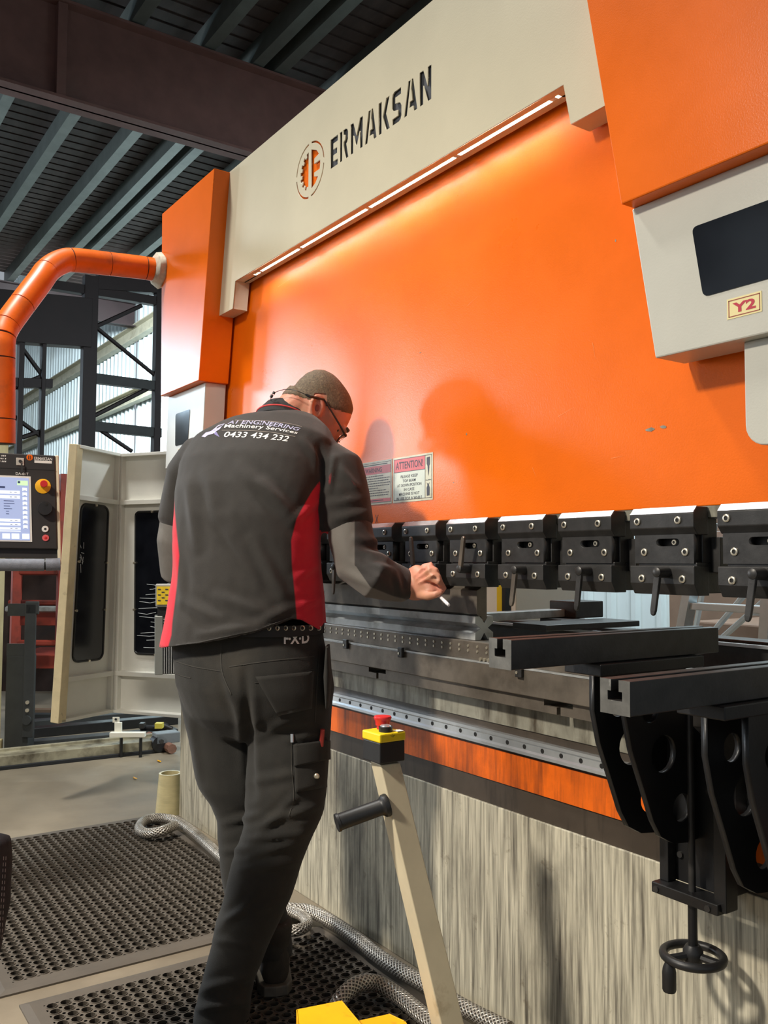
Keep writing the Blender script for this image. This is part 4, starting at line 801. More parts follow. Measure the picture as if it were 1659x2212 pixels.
# ------------------------------------------------------------------ rubber mats
def rubber_mat(x0, x1, y0, y1, label, p=0.033, h=0.0125, bd=0.045):
    nx = int((x1 - x0 - 2 * bd) / p); ny = int((y1 - y0 - 2 * bd) / p); gx = (x1 - x0 - nx * p) / 2; gy = (y1 - y0 - ny * p) / 2
    ang = [2 * math.pi * k / 16 for k in range(16)]; rb = 0.375
    bnd = []
    for k, a in enumerate(ang):
        c, s_ = math.cos(a), math.sin(a); m = k % 4
        if m == 2: bnd.append((math.copysign(.40, c), math.copysign(.40, s_)))
        elif m in (1, 3):
            if abs(c) > abs(s_): bnd.append((math.copysign(.5, c), math.copysign(.36, s_)))
            else: bnd.append((math.copysign(.36, c), math.copysign(.5, s_)))
        else: bnd.append((.5 * round(c), .5 * round(s_)))
    cell = [[(rb * 1.22 * math.cos(a), rb * 1.22 * math.sin(a), 0.001) for a in ang], [(rb * math.cos(a), rb * math.sin(a), h) for a in ang], [((rb + .03) * math.cos(a), (rb + .045) * math.sin(a), h) for a in ang], [((rb + .04) * math.cos(a), (rb + .06) * math.sin(a), h - 0.0025) for a in ang], [(u, v, h - 0.0025) for u, v in bnd]]
    base = np.array([v for r in cell for v in r]); V = []; F = []
    for i in range(nx):
        for j in range(ny):
            q = base.copy(); q[:, 0] = x0 + gx + (i + .5 + q[:, 0]) * p; q[:, 1] = y0 + gy + (j + .5 + q[:, 1]) * p
            o = len(V); V.extend(map(tuple, q))
            for r in range(4):
                for k in range(16): F.append((o + r*16 + k, o + r*16 + (k+1) % 16, o + (r+1)*16 + (k+1) % 16, o + (r+1)*16 + k))
    b = MB(); b.v = V; b.f = F
    xi0, xi1, yi0, yi1 = x0 + gx, x0 + gx + nx * p, y0 + gy, y0 + gy + ny * p
    O = [(x0, y0), (x1, y0), (x1, y1), (x0, y1)]; I = [(xi0, yi0), (xi1, yi0), (xi1, yi1), (xi0, yi1)]; Mid = [(x0 + .02, y0 + .02), (x1 - .02, y0 + .02), (x1 - .02, y1 - .02), (x0 + .02, y1 - .02)]
    for k in range(4):
        l = (k + 1) % 4
        b.poly([(*I[k], h - .0025), (*I[l], h - .0025), (*Mid[l], h - .0025), (*Mid[k], h - .0025)]); b.poly([(*Mid[k], h - .0025), (*Mid[l], h - .0025), (*O[l], .005), (*O[k], .005)]); b.poly([(*O[k], .005), (*O[l], .005), (*O[l], 0), (*O[k], 0)])
    me = bpy.data.meshes.new('rubber_mat'); me.from_pydata(b.v, [], b.f); me.update()
    t = thing('rubber_mat', ((x0 + x1) / 2, (y0 + y1) / 2, 0), label, 'mat', 'rubber floor mats')
    link('mat_grid', me, RUBBER, t); MB().poly([(xi0, yi0, 0.0012), (xi1, yi0, 0.0012), (xi1, yi1, 0.0012), (xi0, yi1, 0.0012)]).build('hole_shade', HOLE_SHADE, t)
    return t
rubber_mat(-3.83, -2.475, 0.51, 1.425, 'perforated rubber floor mat farther from the viewer, with the hose loop on it')
rubber_mat(-2.405, -1.35, 0.545, 1.43, 'perforated rubber floor mat nearest the viewer, under the yellow pedal')

# ------------------------------------------------------------------ braided hoses
HOSE = mat('braided_steel_hose', (196, 190, 180), 0.34, 0.6, 0.25, 260, lo=0.4, hi=0.6, dirt=(140, 128, 110), dscale=14, dlo=0.5, dhi=0.8)
nt = HOSE.node_tree; N = nt.nodes; L = nt.links; bs = N['Principled BSDF']
tcu = N.new('ShaderNodeTexCoord'); outs = []
for ang in (45, -45):
    mp = N.new('ShaderNodeMapping'); mp.inputs['Rotation'].default_value = (0, 0, math.radians(ang)); L.new(tcu.outputs['UV'], mp.inputs[0])
    wv = N.new('ShaderNodeTexWave'); wv.inputs['Scale'].default_value = 4.5; L.new(mp.outputs[0], wv.inputs['Vector']); outs.append(wv.outputs['Fac'])
mm = N.new('ShaderNodeMath'); mm.operation = 'MAXIMUM'; L.new(outs[0], mm.inputs[0]); L.new(outs[1], mm.inputs[1])
bp = N.new('ShaderNodeBump'); bp.inputs['Strength'].default_value = 1.0; bp.inputs['Distance'].default_value = 0.003; L.new(mm.outputs[0], bp.inputs['Height']); L.new(bp.outputs[0], bs.inputs['Normal'])
srcc = bs.inputs['Base Color'].links[0].from_socket; mxx = N.new('ShaderNodeMix'); mxx.data_type = 'RGBA'; mrr = N.new('ShaderNodeMapRange'); mrr.inputs[1].default_value = 0.3; mrr.inputs[2].default_value = 0.85; L.new(mm.outputs[0], mrr.inputs[0]); L.new(mrr.outputs[0], mxx.inputs[0])
mxx.inputs[6].default_value = (*lin((92, 86, 78)), 1); L.new(srcc, mxx.inputs[7]); L.new(mxx.outputs[2], bs.inputs['Base Color'])
def hose(pts, r, label, n=16):
    p = smooth_path([Vector(q) for q in pts], 9); o = MB().tube(p, r, n).build('braided_hose', HOSE, smooth=True)
    L_ = [0.0]
    for a, b in zip(p[:-1], p[1:]): L_.append(L_[-1] + (b - a).length)
    uv = o.data.uv_layers.new(name='UVMap')
    for poly in o.data.polygons:
        ids = [o.data.loops[i].vertex_index for i in poly.loop_indices]; js = [i % n for i in ids]; wrap = (n - 1 in js) and (0 in js) and len(ids) == 4
        for li, vi in zip(poly.loop_indices, ids):
            j = vi % n; uv.data[li].uv = (L_[min(vi // n, len(L_) - 1)] / (2 * math.pi * r), ((n if (wrap and j == 0) else j) / n))
    return tag(o, label, 'hose', 'braided metal hoses')
def hz(x_, y_, z): return PZ(x_, y_, z)
hose([hz(378, 1783, .05), hz(350, 1795, .052), hz(318, 1800, .04), hz(301, 1790, .036), hz(312, 1773, .036), hz(345, 1767, .036), hz(385, 1775, .036), hz(425, 1804, .036), hz(480, 1852, .036), hz(545, 1905, .036), hz(612, 1958, .036), hz(668, 1968, .036), hz(720, 1993, .036), hz(780, 2035, .036), hz(808, 2058, .036), hz(855, 2090, .036), hz(930, 2133, .036), hz(1010, 2180, .036), hz(1100, 2225, .036)], 0.0195, 'braided metal hose lying along the press base with a loop at its far end')
hose([hz(560, 1985, .018 + .02), hz(600, 2004, .05), hz(640, 2010, .055), hz(664, 1996, .052), hz(650, 1976, .05), hz(615, 1966, .045), hz(580, 1972, .035)], 0.0165, 'short loop of braided hose behind his far boot')
hose([hz(725, 2178, .033), hz(742, 2150, .05), hz(775, 2125, .06), hz(815, 2125, .05), hz(862, 2153, .036), hz(915, 2195, .036), hz(985, 2250, .036)], 0.0205, 'braided hose arching out from the yellow foot pedal')

# ------------------------------------------------------------------ foot pedal and emergency stop post
fp = thing('foot_pedal', (-1.75, 0.98, 0), 'bright yellow steel foot pedal guard cut by the bottom picture edge', 'foot pedal')
# folded sheet: top plate with sides
T = [PZ(640, 2180, 0.185), PZ(735, 2161, 0.185), PZ(800, 2240, 0.185), PZ(650, 2268, 0.185)]
def sheet(pts, m, nm, th=0.004):
    n = (Vector(pts[1]) - Vector(pts[0])).cross(Vector(pts[2]) - Vector(pts[0])).normalized(); return MB().prism([Vector(p) for p in pts], n * th).build(nm, m, fp, bevel=0.0015)
sheet(T, YPAINT, 'top_plate')
sheet([T[0], T[3], Vector((T[3].x, T[3].y, 0.01)), Vector((T[0].x, T[0].y, 0.01))], YPAINT, 'side_plate'); sheet([T[1], T[2], Vector((T[2].x, T[2].y, 0.01)), Vector((T[1].x, T[1].y, 0.01))], YPAINT, 'side_plate')
T2 = [PZ(770, 2205, 0.165), PZ(838, 2190, 0.165), PZ(872, 2206, 0.165), PZ(900, 2250, 0.165), PZ(790, 2265, 0.165)]
sheet(T2, YPAINT, 'wing_plate'); sheet([T2[1], T2[2], Vector((T2[2].x, T2[2].y, 0.01)), Vector((T2[1].x, T2[1].y, 0.01))], YPAINT, 'wing_side'); sheet([T2[2], T2[3], Vector((T2[3].x, T2[3].y, 0.01)), Vector((T2[2].x, T2[2].y, 0.01))], YPAINT, 'wing_side')
bs_ = [Vector((p.x, p.y, 0)) for p in (T[0], T[1], T2[2], T2[3], T[3])]; MB().prism([p + Vector((0, 0, 0.014)) for p in bs_], (0, 0, 0.006)).build('base_plate', YPAINT, fp)
es = thing('stop_post', (-1.46, 1.25, 0), 'leaning cream square post with a yellow and black emergency stop box on top', 'stop button post')
CR2 = mat('cream_post_paint', (206, 194, 164), 0.45, 0, 0.06, 9, dirt=(150, 130, 96), dscale=12, dlo=0.6, dhi=0.8)
# square tube through measured outline
t0 = P(832, 1645, 1.86); t1 = P(952, 2150, 1.80); ax = (t1 - t0); ax = ax / abs(ax.z); foot = t0 + ax * (t0.z - 0.016); top = t0 - ax * 0.0
vr = Vector(ray(880, 1900)); vr = Vector((vr.x, vr.y, 0)).normalized(); vs = Vector((vr.y, -vr.x, 0))
ang = math.radians(61); e1_ = vs * math.cos(ang) - vr * math.sin(ang); e2_ = vs * math.sin(ang) + vr * math.cos(ang)
def sqr(c, h1, h2): return [c - e1_ * h1 - e2_ * h2, c + e1_ * h1 - e2_ * h2, c + e1_ * h1 + e2_ * h2, c - e1_ * h1 + e2_ * h2]
MB().hexa(sqr(foot, .026, .026) + sqr(top, .024, .023)).build('post', CR2, es, bevel=0.002)
MB().hexa(sqr(Vector((foot.x, foot.y, 0.0142)), .07, .07) + sqr(Vector((foot.x, foot.y, 0.022)), .07, .07)).build('floor_plate', CR2, es, bevel=0.002)
bc = P(829, 1610, 1.86)
ang = math.radians(53); e1_ = vs * math.cos(ang) - vr * math.sin(ang); e2_ = vs * math.sin(ang) + vr * math.cos(ang)
zb, zm, zt = P(829, 1641, 1.86).z, P(829, 1597, 1.86).z, P(829, 1578, 1.86).z
def at_z(c, z): return Vector((c.x, c.y, z))
MB().hexa(sqr(at_z(bc, zb), .0315, .0315) + sqr(at_z(bc, zm), .0315, .0315)).build('stop_box', BLKPLAST, es, bevel=0.002)
yb = MB().hexa(sqr(at_z(bc, zm), .033, .033) + sqr(at_z(bc, zt), .033, .033)).build('box_lid', YELLOW, es, bevel=0.003)
cr_ = at_z(bc, zt) - e1_ * .016 + e2_ * 0.008
MB().lathe(cr_, (0, 0, 1), [(.0125, 0), (.0125, .007), (.0150, .008), (.0160, .017), (.0185, .021), (.0192, .0235), (.0180, .0265), (.010, .0275)], 24).build('mushroom_button', REDP, yb, smooth=True)
cr_ = at_z(bc, zt) + e1_ * .012 - e2_ * .004
rb_ = MB().lathe(cr_, (0, 0, 1), [(.0145, 0), (.0145, .010), (.013, .0115)], 24).build('reset_button', BLKPLAST, yb, smooth=True); MB().lathe(cr_ + Vector((0, 0, .0115)), (0, 0, 1), [(.012, 0), (.010, .002)], 20).build('chrome_cap', BRIGHT, rb_, smooth=True)
lb_ = at_z(bc, zt + 0.0008) + e1_ * .024 + e2_ * .02; MB().hexa(sqr(lb_, .008, .008) + sqr(lb_ + Vector((0, 0, .001)), .008, .008)).build('paper_label', WHITE, yb)
g0, g1 = P(838, 1738, 1.83), P(727, 1778, 1.795)
gd = (g1 - g0); MB().tube([g0, g0 + gd * .03, g0 + gd * .09, g0 + gd * .12, g0 + gd * .16, g0 + gd * .94, g0 + gd * .95, g1], [.023, .0235, .0225, .0185, .0165, .0168, .0185, .0182], 18).build('handle_grip', BLKPLAST, es, smooth=True)

# ------------------------------------------------------------------ the man
RT = ROT.transposed()
def proj(p):
    v = RT @ (Vector(p) - CAM); return (829.5 + FPX * v.x / -v.z, 1106 - FPX * v.y / -v.z, -v.z)
def proj_np(V):
    R_ = np.array(ROT); q_ = (np.asarray(V) - np.array(CAM)) @ R_; return 829.5 + FPX * q_[:, 0] / -q_[:, 2], 1106 - FPX * q_[:, 1] / -q_[:, 2]
AX = Vector((ROT[0][0], ROT[1][0], 0)).normalized()          # picture right, level
FX = Vector((-AX.y, AX.x, 0))                                # away from the viewer, level
UZ = Vector((0, 0, 1))
yaw = math.radians(28)
FB = (FX * math.cos(yaw) + AX * math.sin(yaw)); RB = (AX * math.cos(yaw) - FX * math.sin(yaw))   # facing, his right
def sring(c, ux, uy, a, b, n=32, e=2.4):
    out = []
    for k in range(n):
        t = 2 * math.pi * k / n; ct, st_ = math.cos(t), math.sin(t)
        out.append(c + ux * (a * math.copysign(abs(ct) ** (2 / e), ct)) + uy * (b * math.copysign(abs(st_) ** (2 / e), st_)))
    return out
def oring(L, R, y, D, ratio, tilt=0, e=2.4, sh=0.0):
    """ring whose outline runs from L to R at height y; ratio = depth / width of the body there"""
    w_ = (R - L) / 2 * D / FPX; k = math.sqrt(math.cos(yaw) ** 2 + (ratio * math.sin(yaw)) ** 2); a = w_ / k; b = a * ratio
    c = P((L + R) / 2, y, D); t = math.radians(tilt); uy = FB * math.cos(t) - UZ * math.sin(t)
    return sring(c + FB * sh, RB, uy, a, b, 32, e)
def lring(L, R, y, D, ratio=1.0, sh=0, e=2.15):
    w_ = (R - L) / 2 * D / FPX; return sring(P((L + R) / 2, y, D), AX, FX, w_, w_ * ratio, 24, e)
def limb(b, pts, n=16, flat=1.0):
    """pts: (point, radius)"""
    path = [p for p, r in pts]; rad = [r for p, r in pts]
    ext = [path[0] - (path[1] - path[0]).normalized() * rad[0] * .5] + path + [path[-1] + (path[-1] - path[-2]).normalized() * rad[-1] * .5]
    return b.tube(ext, [rad[0] * .6] + rad + [rad[-1] * .6], n)
def remesh(b, vox, it=4, name='m'):
    me = b.mesh(name); o = bpy.data.objects.new(name, me); COL.objects.link(o)
    m = o.modifiers.new('r', 'REMESH'); m.mode = 'VOXEL'; m.voxel_size = vox; m.use_smooth_shade = True
    if it: s_ = o.modifiers.new('s', 'SMOOTH'); s_.factor = 0.5; s_.iterations = it
    dg = bpy.context.evaluated_depsgraph_get(); out = bpy.data.meshes.new_from_object(o.evaluated_get(dg)); bpy.data.objects.remove(o); bpy.data.meshes.remove(me)
    out.materials.clear(); return out
def get_np(me):
    V = np.empty(len(me.vertices) * 3); me.vertices.foreach_get('co', V); N_ = np.empty(len(me.vertices) * 3); me.vertices.foreach_get('normal', N_); return V.reshape(-1, 3), N_.reshape(-1, 3)
def set_np(me, V): me.vertices.foreach_set('co', np.ascontiguousarray(V).ravel()); me.update()
def folds(me, lst, noise_amp=0.0, noise_f=9.0):
    """cloth creases: (x0, y0, x1, y1, width, height in metres) laid on the side the creases show on"""
    V, N_ = get_np(me); X_, Y_ = proj_np(V); d = np.zeros(len(V)); view = np.array(FX)
    front = np.clip(-(N_ @ view) * 2 + .4, 0, 1)
    for (x0, y0, x1, y1, wd, am) in lst:
        dx, dy = x1 - x0, y1 - y0; L2 = dx * dx + dy * dy; t = np.clip(((X_ - x0) * dx + (Y_ - y0) * dy) / L2, -.15, 1.15); tc_ = np.clip(t, 0, 1)
        dist = np.hypot(X_ - (x0 + tc_ * dx), Y_ - (y0 + tc_ * dy)); s_ = ((X_ - x0) * dy - (Y_ - y0) * dx) / math.sqrt(L2) / wd
        taper = np.sin(np.pi * np.clip(tc_ * .9 + .05, 0, 1)) ** .6
        d += am * taper * (np.exp(-(dist / wd) ** 2) - .55 * np.exp(-((dist - 1.7 * wd) / wd) ** 2)) * front
    if noise_amp:
        ph = V * noise_f; d += noise_amp * (np.sin(ph[:, 0] * 1.3 + 2 * np.sin(ph[:, 2])) * np.sin(ph[:, 1] * 1.1 + 1.7 * np.sin(ph[:, 2] * 1.4)))
    set_np(me, V + N_ * d[:, None])
def fattr(me, name, vals):
    a = me.attributes.new(name, 'FLOAT', 'POINT'); a.data.foreach_set('value', np.ascontiguousarray(vals, dtype=np.float32))
def two_tone(name, attr, c_neg, c_pos, rough=0.85, bump=0.3, sheen=0.15, soft=0.002):
    m = mat(name, c_neg, rough, 0, 0.12, 30, bump=bump, bscale=500, sheen=sheen); nt = m.node_tree; N_ = nt.nodes; L_ = nt.links; bs = N_['Principled BSDF']
    src = bs.inputs['Base Color'].links[0].from_socket; at = N_.new('ShaderNodeAttribute'); at.attribute_name = attr
    mr = N_.new('ShaderNodeMapRange'); mr.inputs[1].default_value = -soft; mr.inputs[2].default_value = soft; L_.new(at.outputs['Fac'], mr.inputs[0])
    mx = N_.new('ShaderNodeMix'); mx.data_type = 'RGBA'; L_.new(mr.outputs[0], mx.inputs[0]); L_.new(src, mx.inputs[6]); mx.inputs[7].default_value = (*lin(c_pos), 1); L_.new(mx.outputs[2], bs.inputs['Base Color']); return m
SKIN = mat('skin', (206, 148, 118), 0.5, 0, 0.10, 25, bump=0.12, bscale=300, col2=(214, 140, 118)); SKIN.node_tree.nodes['Principled BSDF'].inputs['Subsurface Weight'].default_value = 0.08
SKIN.node_tree.nodes['Principled BSDF'].inputs['Subsurface Radius'].default_value = (0.008, 0.004, 0.002)
HAIR = mat('cropped_hair', (100, 84, 64), 0.7, 0, 0.45, 220, bump=0.7, bscale=380, lo=0.3, hi=0.7, dirt=(150, 138, 108), dscale=120, dlo=0.58, dhi=0.75)
TROUS = mat('black_work_trousers', (35, 34, 31), 0.9, 0, 0.15, 18, bump=0.35, bscale=420, sheen=0.06, dirt=(56, 51, 43), dscale=5, dlo=0.55, dhi=0.85)
BOOT = mat('dark_suede_boot', (50, 44, 38), 0.8, 0, 0.2, 30, bump=0.3, bscale=200); SOLE = mat('rubber_sole', (92, 88, 80), 0.6, 0, 0.15, 30)

man = thing('person', (-2.15, 1.05, 0), 'man in a black and red polo shirt and black trousers bending over the press', 'person')

# --- body: head, neck, core, arms and hands as one surface
HY = math.radians(17); hy = FX * math.sin(HY) + AX * math.cos(HY); pit = math.radians(51); HS = 0.95
hf = hy * math.cos(pit) - UZ * math.sin(pit); hu = hy * math.sin(pit) + UZ * math.cos(pit); hr = Vector((hy.y, -hy.x, 0)).normalized()
HC = P(688, 884, 2.44) - hr * 0.072          # midway between the ears
def hp(f, u, r=0): return HC + (hf * f + hu * u + hr * r) * HS
body = MB()
HR = [(-.118, .052, .020, .022), (-.108, .046, .036, .034), (-.088, .034, .058, .047), (-.060, .020, .076, .056), (-.030, .010, .088, .063), (0, .004, .096, .069), (.030, -.001, .099, .073), (.058, -.005, .097, .074), (.082, -.008, .088, .068), (.100, -.010, .073, .056), (.112, -.011, .052, .040), (.118, -.011, .026, .020)]
body.ring_loft([sring(hp(fc, u), hr, hf, w_ * HS, l_ * HS, 32, 2.25) for u, fc, l_, w_ in HR])
# nose, brow, lips, chin
body.ring_loft([sring(hp(.098, .022), hr, hu, .007, .006, 12), sring(hp(.108, .006), hr, hu, .009, .008, 12), sring(hp(.118, -.012), hr, hu, .013, .009, 12), sring(hp(.116, -.022), hr, hu, .015, .006, 12), sring(hp(.096, -.026), hr, hu, .012, .005, 12)])
limb(body, [(hp(.090, .036, .045), .008), (hp(.099, .040, .018), .008), (hp(.099, .040, -.018), .008), (hp(.090, .036, -.045), .008)], 10)
limb(body, [(hp(.088, -.052, .02), .007), (hp(.095, -.05, 0), .008), (hp(.088, -.052, -.02), .007)], 8)
for sg_ in (1, -1):     # ears
    er = [(hp(-.010 + .75 * .018 * math.cos(a) - .66 * .030 * math.sin(a), .66 * .018 * math.cos(a) + .75 * .030 * math.sin(a), sg_ * (.076 + .012 * max(0, -math.cos(a)))), .0055) for a in [2 * math.pi * k / 14 for k in range(13)]]
    body.tube([p for p, r in er] + [er[0][0]], .0058, 8)
    ea_, eb_ = (hf * .75 + hu * .66).normalized(), (hu * .75 - hf * .66).normalized(); body.ring_loft([sring(hp(-.010, 0, sg_ * .070), ea_, eb_, .016, .027, 14), sring(hp(-.011, 0, sg_ * .079), ea_, eb_, .014, .025, 14)])
    limb(body, [(hp(.0, -.022, sg_ * .072), .008), (hp(.003, -.034, sg_ * .071), .007)], 8)
limb(body, [(hp(-.045, -.02), .056), (hp(-.055, -.06), .055), (P(646, 905, 2.50), .058), (P(615, 950, 2.50), .066)], 20)
core = [(P(600, 960, 2.47), .085), (P(565, 1050, 2.40), .10), (P(540, 1200, 2.35), .10), (P(540, 1380, 2.335), .10), (P(545, 1440, 2.335), .09)]
limb(body, core, 18)
sh_r, el_r, wr_r = P(728, 1035, 2.34), P(768, 1215, 2.27), PY(888, 1266, 1.345)
sh_l, el_l = P(412, 1040, 2.53), P(384, 1222, 2.54); wr_l = el_l + FB * .24 + RB * .05 + UZ * .02
limb(body, [(P(600, 985, 2.45), .06), (sh_r, .052), (el_r, .036), (wr_r, .027)], 14); limb(body, [(P(560, 985, 2.47), .06), (sh_l, .052), (el_l, .036), (wr_l, .026)], 14)
for (a_, k_, f_a) in ((P(620, 1470, 2.30), P(604, 1790, 2.22), P(482, 2150, 2.14)), (P(470, 1470, 2.38), P(525, 1790, 2.36), P(586, 2030, 2.325))): limb(body, [(P(545, 1420, 2.335), .08), (a_, .07), (k_, .045), (f_a, .030)], 12)
# right hand: drooping wrist, closed fingers pinching the stick
HD = lambda x_, y_, dy=0: PY(x_, y_, 1.355 + dy)
px2 = lambda n: n * 2.27 / FPX
body.ring_loft([sring(HD(884, 1266), Vector((0, 1, 0)), (UZ * .92 - Vector((1, 0, 0)) * .3).normalized(), .020, px2(33), 20), sring(HD(896, 1262), Vector((0, 1, 0)), (UZ * .9 - Vector((1, 0, 0)) * .4).normalized(), .022, px2(38), 20), sring(HD(912, 1256, .004), Vector((0, 1, 0)), (UZ * .85 - Vector((1, 0, 0)) * .5).normalized(), .024, px2(42), 20), sring(HD(926, 1253, .01), Vector((0, 1, 0)), (UZ * .8 - Vector((1, 0, 0)) * .6).normalized(), .024, px2(38), 20), sring(HD(937, 1252, .015), Vector((0, 1, 0)), (UZ * .75 - Vector((1, 0, 0)) * .6).normalized(), .018, px2(28), 20)])
for (x0, y0, x1, y1, x2, y2, x3, y3, r) in ((913, 1224, 930, 1222, 940, 1238, 934, 1256, .0098), (924, 1226, 940, 1233, 947, 1250, 938, 1266, .0100), (930, 1238, 945, 1246, 952, 1262, 944, 1276, .0098), (928, 1250, 948, 1256, 959, 1270, 951, 1281, .0090)):
    limb(body, [(HD(x0, y0, -.006), r * .8), (HD(x1, y1, .004), r * 1.1), (HD((x1 + x2) / 2, (y1 + y2) / 2, .020), r * .92), (HD(x2, y2, .030), r * .95), (HD(x3, y3, .018), r * .8)], 10)
limb(body, [(HD(905, 1284, -.004), .013), (HD(925, 1288, -.010), .0115), (HD(942, 1284, -.004), .0095), (HD(953, 1279, .006), .0075)], 10)
for (xa, ya, xb, yb) in ((894, 1246, 915, 1226), (899, 1252, 928, 1230), (904, 1260, 936, 1242)): limb(body, [(HD(xa, ya, -.018), .0035), (HD(xb, yb, -.012), .004)], 6)
# left hand resting ahead of him
body.ring_loft([sring(wr_l + FB * d_, RB, UZ, a_, b_, 16) for d_, a_, b_ in ((-.01, .027, .02), (.03, .036, .018), (.07, .042, .016), (.095, .040, .013))])
for k in range(4):
    s_ = wr_l + FB * .09 + RB * (-.03 + .02 * k); limb(body, [(s_, .009), (s_ + FB * .035 - UZ * .006, .0085), (s_ + FB * .06 - UZ * .022, .0075)], 8)
limb(body, [(wr_l + FB * .03 + RB * .03, .012), (wr_l + FB * .065 + RB * .055 - UZ * .005, .0095), (wr_l + FB * .095 + RB * .055 - UZ * .015, .008)], 8)
bme = remesh(body, 0.0042, 3, 'body')
link('body', bme, SKIN, man, smooth='all')

# hair: cropped cap lifted off the skull
V, N_ = get_np(bme); loc = (V - np.array(HC)) / HS; f_l = loc @ np.array(hf); u_l = loc @ np.array(hu); r_l = np.abs(loc @ np.array(hr))
def hairfn(f, u, r):
    front = .088 - 1.6 * np.maximum(0, .075 - u); front = np.minimum(front, .082 - .35 * r)        # hairline on the forehead
    side = -.045 - .0 * f + np.where(f > -.03, (f + .03) * 1.5, 0); side = np.where(f > .02, .03 + (f - .02) * .9, side)
    rear = np.where(f < -.03, -.060, -1)
    d1 = u - np.maximum(side, rear); d2 = front - f
    return np.minimum(d1, d2)
hv = hairfn(f_l, u_l, r_l); inhead = (np.abs(loc) ** 2).sum(1) ** .5 < .165
e_a = .75 * (f_l + .010) + .66 * u_l; e_b = .75 * u_l - .66 * (f_l + .010); earz = (np.abs(e_a) < .025) & (np.abs(e_b) < .038) & (r_l > .068)
keep = (hv > 0) & inhead & ~earz
F = []; idx = -np.ones(len(V), int); NV = []
for p in bme.polygons:
    vs_ = list(p.vertices)
    if all(keep[i] for i in vs_):
        for i in vs_:
            if idx[i] < 0: idx[i] = len(NV); NV.append(V[i] + N_[i] * min(.0034, max(.0004, hv[i] * .25)))
        F.append([int(idx[i]) for i in vs_])
me = bpy.data.meshes.new('hair'); me.from_pydata([tuple(v) for v in NV], [], F); me.update(); link('hair', me, HAIR, man, smooth='all')
# eyebrow, eye, ear hollow
ee = MB(); limb(ee, [(hp(.094, .042, .050), .0035), (hp(.103, .046, .035), .004), (hp(.105, .046, .018), .0035)], 6); ee.build('eyebrow', HAIR, man, smooth=True)
eye = MB(); eye.lathe(hp(.075, .018, .034), (hf + hr * .4), [(.002, .012), (.007, .010), (.010, .004), (.010, 0)], 12); eye.build('eye', mat('eye_dark', (70, 52, 44), 0.3, 0, 0.2), man, smooth=True)
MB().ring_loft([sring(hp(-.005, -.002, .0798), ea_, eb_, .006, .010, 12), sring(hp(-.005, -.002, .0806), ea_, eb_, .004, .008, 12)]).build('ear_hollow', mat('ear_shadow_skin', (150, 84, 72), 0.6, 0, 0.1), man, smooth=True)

# --- trousers
tr_ = MB()
tr_.ring_loft([oring(374, 692, 1345, 2.335, .68), oring(375, 697, 1385, 2.33, .72), oring(377, 712, 1430, 2.33, .74), oring(381, 718, 1480, 2.33, .74), oring(400, 712, 1540, 2.33, .66), oring(440, 660, 1590, 2.33, .55)])
tr_.ring_loft([lring(*q) for q in ((530, 706, 1415, 2.30, .85), (530, 717, 1480, 2.29, .88), (531, 715, 1540, 2.285, .9), (532, 713, 1590, 2.28, .9), (533, 711, 1641, 2.27, .92), (530, 706, 1706, 2.25, .94), (528, 698, 1754, 2.235, .95), (524, 681, 1793, 2.22, .95), (508, 663, 1837, 2.21, .95), (496, 646, 1885, 2.20, .95), (482, 628, 1941, 2.19, .95), (466, 606, 1989, 2.18, .95), (459, 585, 2033, 2.17, .98), (446, 567, 2076, 2.16, 1.0), (436, 552, 2111, 2.15, 1.0), (426, 543, 2150, 2.145, 1.05), (420, 541, 2180, 2.14, 1.1), (416, 542, 2200, 2.135, 1.12))])
tr_.ring_loft([lring(*q) for q in ((378, 556, 1415, 2.37, .85), (385, 552, 1493, 2.375, .9), (398, 575, 1550, 2.38, .86), (406, 582, 1589, 2.38, .84), (417, 585, 1654, 2.375, .84), (428, 582, 1695, 2.37, .86), (455, 580, 1735, 2.365, .9), (469, 580, 1770, 2.36, .95), (470, 586, 1815, 2.355, .95), (476, 596, 1880, 2.35, .92), (487, 612, 1935, 2.345, .92), (512, 624, 1990, 2.335, .95), (536, 630, 2035, 2.325, 1.0), (545, 632, 2062, 2.32, 1.05))])
tme = remesh(tr_, 0.0075, 5, 'trousers')
folds(tme, [(560, 1780, 690, 1740, 9, .007), (530, 1815, 660, 1800, 8, .007), (540, 1850, 650, 1815, 8, .006), (520, 1880, 640, 1862, 8, .005), (470, 1990, 600, 1950, 9, .005), (462, 2030, 560, 2045, 8, .004), (430, 2140, 540, 2110, 10, .006), (425, 2180, 535, 2165, 9, .007), (540, 1690, 640, 1670, 10, .005), (480, 1780, 560, 1760, 8, .006), (475, 1840, 560, 1830, 8, .005), (530, 1450, 545, 1720, 10, -.010), (480, 1440, 520, 1560, 9, .004), (545, 1600, 620, 1560, 10, .004), (410, 1560, 430, 1680, 9, .004), (620, 1600, 700, 1580, 8, .004), (560, 1930, 470, 2010, 9, .005), (640, 1720, 560, 1800, 9, .005)], .0018, 13)
tro = link('trousers', tme, TROUS, man, smooth='all')

